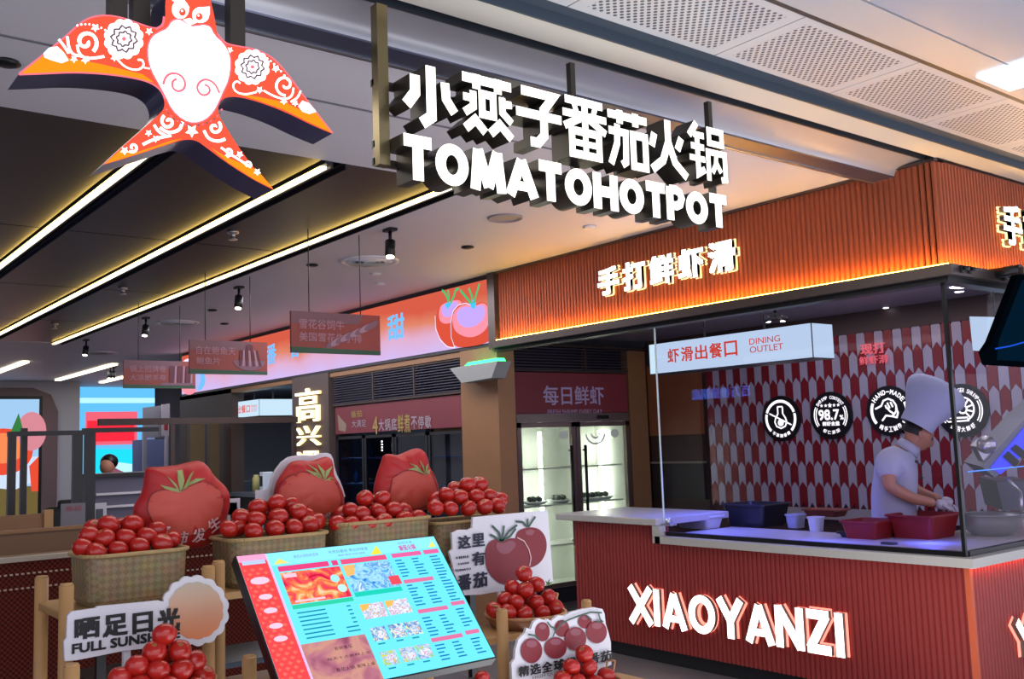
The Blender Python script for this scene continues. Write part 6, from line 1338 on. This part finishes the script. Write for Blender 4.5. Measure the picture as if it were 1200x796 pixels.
# small calyx on the right pile
p = onY(642, 684, YPB); bm = B()
for i in range(5): a = i*1.256; tube(bm, p, p+Vector((.02*math.cos(a), -.006, .014*math.sin(a)+.004)), .004, .001, n=5)
ob('green_tuft', bm, M_green, label='dark green stem tuft on the middle right tomato pile', cat='stem')

# ================================================================== INSIDE THE STALL : worktop things
ZW = .903
def onW(px, py): return onZ(px, py, ZW)
def bowl(name, lab, px, pyb, r, h, m, cat_, z=ZW):
    c = onZ(px, pyb, z); bm = B(); lathe(bm, [(r*.45, 0), (r*.75, h*.25), (r*.93, h*.65), (r, h), (r*1.03, h), (r*.96, h*.96), (r*.88, h*.6), (r*.7, h*.25), (0, h*.12)], (c.x, c.y, z), 36); return ob(name, bm, m, label=lab, cat=cat_)
c = Vector((6.36, 3.06, 0)); bm = B(); r = .19; h = .13
lathe(bm, [(r*.6, 0), (r*.85, h*.3), (r*.97, h*.75), (r*1.0, h), (r*1.05, h*1.01), (r*1.05, h*1.04), (r*.97, h), (r*.9, h*.6), (r*.7, h*.25), (0, h*.15)], (c.x+.02, c.y+.08, ZW), 40); ob('steel_bowl', bm, M_steel, label='large steel mixing bowl on the worktop right of the glass corner', cat='bowl')
M_tub = mat('red_plastic', '86140f', .45)
c = onW(1110, 617); 
def tubb(lab, cx, cy, w_, d, z0, h, m=M_tub, cat_='tub', name='plastic_tub'):
    bm = B(); loops = []
    for k_, z in ((.82, z0), (1.0, z0+h), (1.06, z0+h), (1.06, z0+h-.012), (.96, z0+h-.004), (.80, z0+.01)): loops.append([bm.verts.new((x, y, z)) for x, y in rrect(cx, cy, w_*k_, d*k_, .03)])
    for a, b in zip(loops, loops[1:]):
        for i in range(len(a)): bm.faces.new((a[i], a[(i+1) % len(a)], b[(i+1) % len(a)], b[i]))
    bm.faces.new(loops[0][::-1]); bm.faces.new(loops[-1]); ob(name, bm, m, label=lab, cat=cat_)
tubb('red plastic tub under the hands of the chef', 6.05, 3.42, .36, .32, ZW, .15)
tubb('lower red plastic tub left of the chef hands', 5.84, 3.68, .28, .26, ZW, .115)
tubb('red tray behind the steel bowl', 6.85, 3.30, .3, .2, ZW, .10)
for k, (px, py, w_, d, h, cc, lab, cat_) in enumerate((
  (812, 620, .34, .20, .10, 'd0d4e4', 'white food pan lit blue at the left end of the glass', 'pan'),
  (880, 617, .40, .34, .17, '24242c', 'black insulated box beside the blue-lit pan', 'box'),
  (926, 620, .12, .12, .10, 'a0a4b4', 'clear container right of the black box', 'container'),
  (950, 624, .10, .10, .10, 'c8ccd8', 'white container second right of the black box', 'container'),
  (1000, 632, .28, .10, .035, '15151a', 'flat black tray along the glass', 'tray'),
  (1085, 628, .24, .14, .03, '3c50d0', 'flat blue-lit tray in front of the red tub', 'tray'),  # blue light on this tray is put into its base colour
  (962, 606, .34, .2, .06, '8c4a40', 'reddish food tray behind the clear containers', 'tray'),
  (1035, 640, .10, .06, .012, '40424c', 'small dark knife block lying by the glass', 'tray'))):
    c = onW(px, py); tubb(lab, c.x+.10, c.y+.02, d, w_, ZW, h, mat('k_'+cc, cc, .3), cat_, {'pan': 'food_pan', 'box': 'insulated_box', 'container': 'container', 'tray': 'food_tray'}[cat_])
# blue LED strip under the inner shelf
t = thing('blue_led_bar', 'blue lit strip along the inner edge of the worktop', 'light strip', (5.45, 3.9, ZW))
ob('bar', bx(5.31, 5.325, 2.95, 4.85, 1.30, 1.31), M_dkgrey, t).location.z -= 0
bpy.data.objects.remove(t.children[0]); bpy.data.objects.remove(t)
l = area('blue_tray_light', (5.42, 3.75, 1.12), (0, 0, 0), .15, .5, 3, (.08, .12, 1)); area('blue_front_light', (5.72, 3.2, 1.02), (0, 0, 0), .12, .12, 1.6, (.08, .12, 1)); l = area('blue_pan_light', (5.6, 4.75, 1.5), (0, 0, 0), .3, .4, 11, (.08, .12, 1))
# slicer machine right
def mach():
    D = 6.4; t = thing('slicing_machine', 'grey food machine with a slanted panel lit blue behind the right glass', 'machine', onD(1170, 570, D))
    u = _R2; F = lambda x, y, d: onD(x, y, D)-_F*d
    bm = B(); prism(bm, [(1150, 547), (1166, 560), (1240, 500), (1240, 455), (1200, 492)], F, -.25, .0, 0); ob('slanted_body', bm, mat('grey_machine', '70747c', .35, .5), t)
    bm = B(); prism(bm, [(1160, 548), (1172, 556), (1235, 500), (1235, 468), (1200, 500)], F, 0, .01); ob('blue_lit_panel', bm, mat('blue_lit_panel', '3a44d8', .3, emit=.7, ecol='3038e0'), t)  # blue light falling on the panel is put into its colour and glow
    bm = B(); prism(bm, [(1174, 535), (1180, 529), (1192, 540), (1188, 548)], F, .01, .03); prism(bm, [(1183, 526), (1189, 521), (1200, 530), (1197, 538)], F, .01, .03); ob('slot', bm, M_black, t)
    bm = B(); bmesh.ops.create_icosphere(bm, subdivisions=3, radius=.06, matrix=Matrix.Translation(onD(1156, 521, D-.05))); prism(bm, [(1145, 524), (1155, 515), (1170, 535), (1158, 548)], F, -.1, -.02); ob('knob', bm, M_steel, t, smooth=False)
    bm = B(); prism(bm, [(1172, 566), (1215, 566), (1215, 600), (1180, 600)], F, -.3, -.05); ob('base', bm, mat('dim_machine_base', '4c4e58', .4, .4), t)
    bm = B(); 
    for a, b in (((1182, 562), (1196, 578)), ((1196, 578), (1197, 606))): tube(bm, onD(*a, D-.1), onD(*b, D-.1), .012)
    ob('lever', bm, M_steel, t)
    t2 = ob('blue_light_line', (lambda b_: (tube(b_, (5.45, 2.79, onX(1112, 553, 5.45).z-.0), (8.2, 2.79, onX(1112, 553, 5.45).z+.01), .0035, n=6), b_)[1])(B()), glow('cyan_blue_line', '4c8cff', 1.4), label='thin blue light line along the inside of the right glass', cat='light strip')
mach()

# ================================================================== CHEF
def chef():
    D = 6.62
    P = lambda x, y, d=0: onD(x, y, D+d)
    base = P(1050, 640); base.z = 0
    t = thing('person', 'chef in a white jacket and tall white hat bending over the worktop behind the glass', 'person', base)
    skin = mat('chef_skin', 'b98268', .5); wht = mat('chef_white_cotton', 'b4b8cc', .75, bump=.25, bscale=12)
    hip = P(1050, 636); kn = Vector((hip.x+.02, hip.y, .5)); 
    V = [hip, P(1047, 606), P(1046, 575), P(1048, 548), P(1062, 526), P(1072, 515),   # 0-5 spine, neck, skull base
         P(1043, 540, -.17), P(1041, 570, -.22), P(1068, 584, -.20), P(1096, 590, -.17),      # 6-9 near arm (right)
         P(1058, 540, .17), P(1064, 570, .20), P(1083, 580, .10), P(1102, 585, -.02),        # 10-13 far arm
         hip+_R*.0-Vector((_F.x, _F.y, 0))*.1, hip+Vector((_F.x, _F.y, 0))*.1]
    fd = Vector((_F.x, _F.y, 0)).normalized(); n0 = len(V)
    for s_ in (-1, 1):
        h = hip+fd*(.10*s_); V[14 if s_ < 0 else 15] = Vector((h.x, h.y, h.z-.04)); V += [Vector((h.x, h.y, .50)), Vector((h.x-.02, h.y+.01, .09)), Vector((h.x+.10, h.y-.08, .045))]
    E = [(0, 1), (1, 2), (2, 3), (3, 4), (4, 5), (3, 6), (6, 7), (7, 8), (8, 9), (3, 10), (10, 11), (11, 12), (12, 13), (0, 14), (0, 15), (14, 16), (16, 17), (17, 18), (15, 19), (19, 20), (20, 21)]
    rad = [.14, .13, .135, .13, .062, .055, .07, .047, .042, .03, .07, .047, .042, .03, .10, .10, .065, .045, .04, .065, .045, .04]
    ob('body', skin_mesh('b', V, E, rad, None), skin, t, smooth=True)
    # jacket
    Vj = [P(1050, 640), P(1048, 606), P(1046, 575), P(1048, 549), P(1060, 530), P(1042, 541, -.17), P(1041, 563, -.22), P(1059, 541, .17), P(1064, 566, .20)]
    ob('jacket', skin_mesh('j', Vj, [(0, 1), (1, 2), (2, 3), (3, 4), (3, 5), (5, 6), (3, 7), (7, 8)], [.165, .155, .162, .158, .085, .095, .078, .095, .078], None), wht, t, smooth=True, label='white short-sleeved chef jacket')
    ob('collar', (lambda b_: (tube(b_, P(1061, 529), P(1067, 520), .085, .072, n=20), b_)[1])(B()), wht, t)
    bm = B()
    for x, y in ((1074, 541), (1073, 556), (1072, 571), (1080, 544), (1080, 560)): bmesh.ops.create_icosphere(bm, subdivisions=2, radius=.011, matrix=Matrix.Translation(P(x, y, -.115)))
    ob('buttons', bm, M_dkgrey, t, label='dark double-breasted buttons')
    ap = B(); 
    # trousers
    Vt = [Vector((hip.x, hip.y, hip.z-.02)), V[14].copy(), V[16].copy(), V[17].copy(), V[15].copy(), V[19].copy(), V[20].copy()]
    ob('trousers', skin_mesh('t', Vt, [(0, 1), (1, 2), (2, 3), (0, 4), (4, 5), (5, 6)], [.155, .115, .085, .07, .115, .085, .07], None), mat('dark_trousers', '23232a', .7), t, smooth=True)
    # head, facing image right and down
    fwd = (_R*.86+Vector((0, 0, -.50))).normalized(); side = fd; up = fwd.cross(side).normalized(); up = up if up.z > 0 else -up
    hc = P(1076, 509); bm = B(); bmesh.ops.create_icosphere(bm, subdivisions=4, radius=1)
    for v in bm.verts:
        x, y, z = v.co; fx_ = x; 
        q = Vector((x*.098, y*.076, z*.118))
        if x > 0 and z < 0: q.x *= (1-.10*(-z)); q.y *= (1-.35*(-z))
        if x < 0 and z < -.2: q.x *= .82
        # nose, brow, mouth, chin, eye socket
        def bump_(cx, cy, cz, r, a):
            d = (Vector((x, y, z))-Vector((cx, cy, cz)).normalized()).length; return a*math.exp(-(d/r)**2)
        q.x += bump_(1, 0, -.22, .17, .030)+bump_(1, 0, -.05, .12, .014)+bump_(1, 0, .28, .3, .005)+bump_(1, 0, -.62, .14, .007)+bump_(1, 0, -.95, .25, .010)-bump_(1, .42, .06, .16, .009)-bump_(1, -.42, .06, .16, .009)
        v.co = hc+fwd*q.x+side*q.y+up*q.z
    ob('head', bm, skin, t, smooth=True)
    hp = lambda x, y, z: hc+fwd*x+side*y+up*z
    bm = B()
    for s_ in (1, -1): bmesh.ops.create_icosphere(bm, subdivisions=2, radius=.028, matrix=Matrix.Translation(hp(-.012, s_*.073, -.01)) @ Matrix.Diagonal((.6, .5, 1.1, 1)))
    ob('ears', bm, skin, t, smooth=True)
    bm = B()
    for s_ in (1, -1): bmesh.ops.create_icosphere(bm, subdivisions=2, radius=.010, matrix=Matrix.Translation(hp(.083, s_*.032, .008)))
    bm2 = bm; ob('eyes', bm2, mat('eye_dark', '18120f', .3), t, smooth=True)
    bm = B(); tube(bm, hp(.088, -.02, -.068), hp(.088, .02, -.068), .0055, n=8); ob('mouth', bm, mat('lips', '8c4a44', .5), t)
    bm = B(); bmesh.ops.create_icosphere(bm, subdivisions=4, radius=1)
    dl = []
    for v in bm.verts:
        x, y, z = v.co; v.co = hc+fwd*(x*.104-.008)+side*(y*.083)+up*(z*.124+.004)
        if (z < .35 and x > -.05) or z < -.35: dl.append(v)
    bmesh.ops.delete(bm, geom=dl, context='VERTS'); ob('hair', bm, mat('black_hair', '100e10', .5), t, smooth=True)
    # hat
    ax = (P(1104, 449)-P(1077, 496)).normalized(); hb = P(1075.5, 497); n = 40; bm = B()
    a1 = ax.cross(fd).normalized(); a2 = ax.cross(a1).normalized(); prof = [(.108, -.02), (.112, 0), (.114, .05), (.134, .10), (.162, .16), (.182, .215), (.188, .25), (.176, .285), (.138, .312), (.08, .328), (.0005, .334)]; rings = []
    for r, h in prof:
        rings.append([bm.verts.new(hb+ax*h+(a1*math.cos(2*math.pi*i/n)*(1.02)+a2*math.sin(2*math.pi*i/n))*r*(1+(.035*math.cos(20*2*math.pi*i/n)*min(1, max(0, (h-.04)/.1)) if h < .3 else 0))) for i in range(n)])
    for a, b in zip(rings, rings[1:]):
        for i in range(n): bm.faces.new((a[i], a[(i+1) % n], b[(i+1) % n], b[i]))
    ob('chef_hat', bm, mat('hat_white', 'b0b8d0', .8, bump=.15, bscale=14), t, smooth=True, label='tall soft white chef hat')
    # hands with gloves
    glv = mat('clear_glove', 'c4c0c8', .25, spec=.8)
    for (w0, dd_, near) in ((P(1096, 590, -.17), (_R*.9+Vector((0, 0, -.25))+fd*.15).normalized(), 1), (P(1102, 585, -.02), (_R*.75+Vector((0, 0, -.45))-fd*.25).normalized(), 0)):
        rt = dd_.cross(Vector((0, 0, 1))).normalized(); dn = dd_.cross(rt).normalized(); dn = dn if dn.z < 0 else -dn
        V = [w0, w0+dd_*.045, w0+dd_*.085]; E = [(0, 1), (1, 2)]; rr_ = [.030, (.042), (.040)]
        b0 = skin_mesh('h', V, E, rr_, None); me = bpy.data.meshes.new('hh'); b0.to_mesh(me); b0.free(); bm = B(); bm.from_mesh(me)
        for k_, (off, L_) in enumerate(((-.030, .058), (-.010, .070), (.011, .066), (.030, .050))):
            s0 = w0+dd_*.08+rt*off; k1 = s0+dd_*L_*.5+dn*.008; k2 = k1+dd_*L_*.32+dn*.022; k3 = k2+dd_*L_*.12+dn*.024
            bf = skin_mesh('f', [s0, k1, k2, k3], [(0, 1), (1, 2), (2, 3)], [.0115, .010, .0092, .008], None, sub=1); m_ = bpy.data.meshes.new('ff'); bf.to_mesh(m_); bf.free(); bm.from_mesh(m_)
        s0 = w0+dd_*.03+rt*(.035 if near else -.035); k1 = s0+dd_*.03+rt*(.022 if near else -.022)+dn*.015; k2 = k1+dd_*.028+dn*.012
        bf = skin_mesh('f', [s0, k1, k2], [(0, 1), (1, 2)], [.014, .011, .009], None, sub=1); m_ = bpy.data.meshes.new('ff'); bf.to_mesh(m_); bf.free(); bm.from_mesh(m_)
        ob('gloved_hand', bm, glv, t, smooth=True, label='hand in a clear glove')
chef()

# mirrored LED sign across the hall, seen only as a reflection in the stall glass
t = thing('led_text_sign', 'blue lit Chinese sign across the hall, seen mirrored in the stall glass', 'sign', (.4, 8.5, 1.6))
def refl(px, py):
    p = onX(px, py, XF+.034); d = (p-CAM); tt = (p.x-.45)/d.x; return (p.y+d.y*tt, p.z+d.z*tt)
a = refl(812, 471); b = refl(880, 451)
FR_ = lambda x, y, d: Vector((.45+d, x, y))
bm = B(); text(bm, '百万番茄锅底', FR_, b[0], a[1]+.02, a[0], b[1], .0, .02, off=.004); ob('lettering', bm, glow('blue_led_text', '5078ff', 13), t)
bm = B(); box(bm, .40, .44, b[0]-.1, a[0]+.1, a[1]-.05, b[1]+.06); box(bm, .40, .44, b[0]+.2, b[0]+.24, 0, a[1]-.05); box(bm, .40, .44, a[0]-.24, a[0]-.2, 0, a[1]-.05); ob('backing', bm, M_black, t)
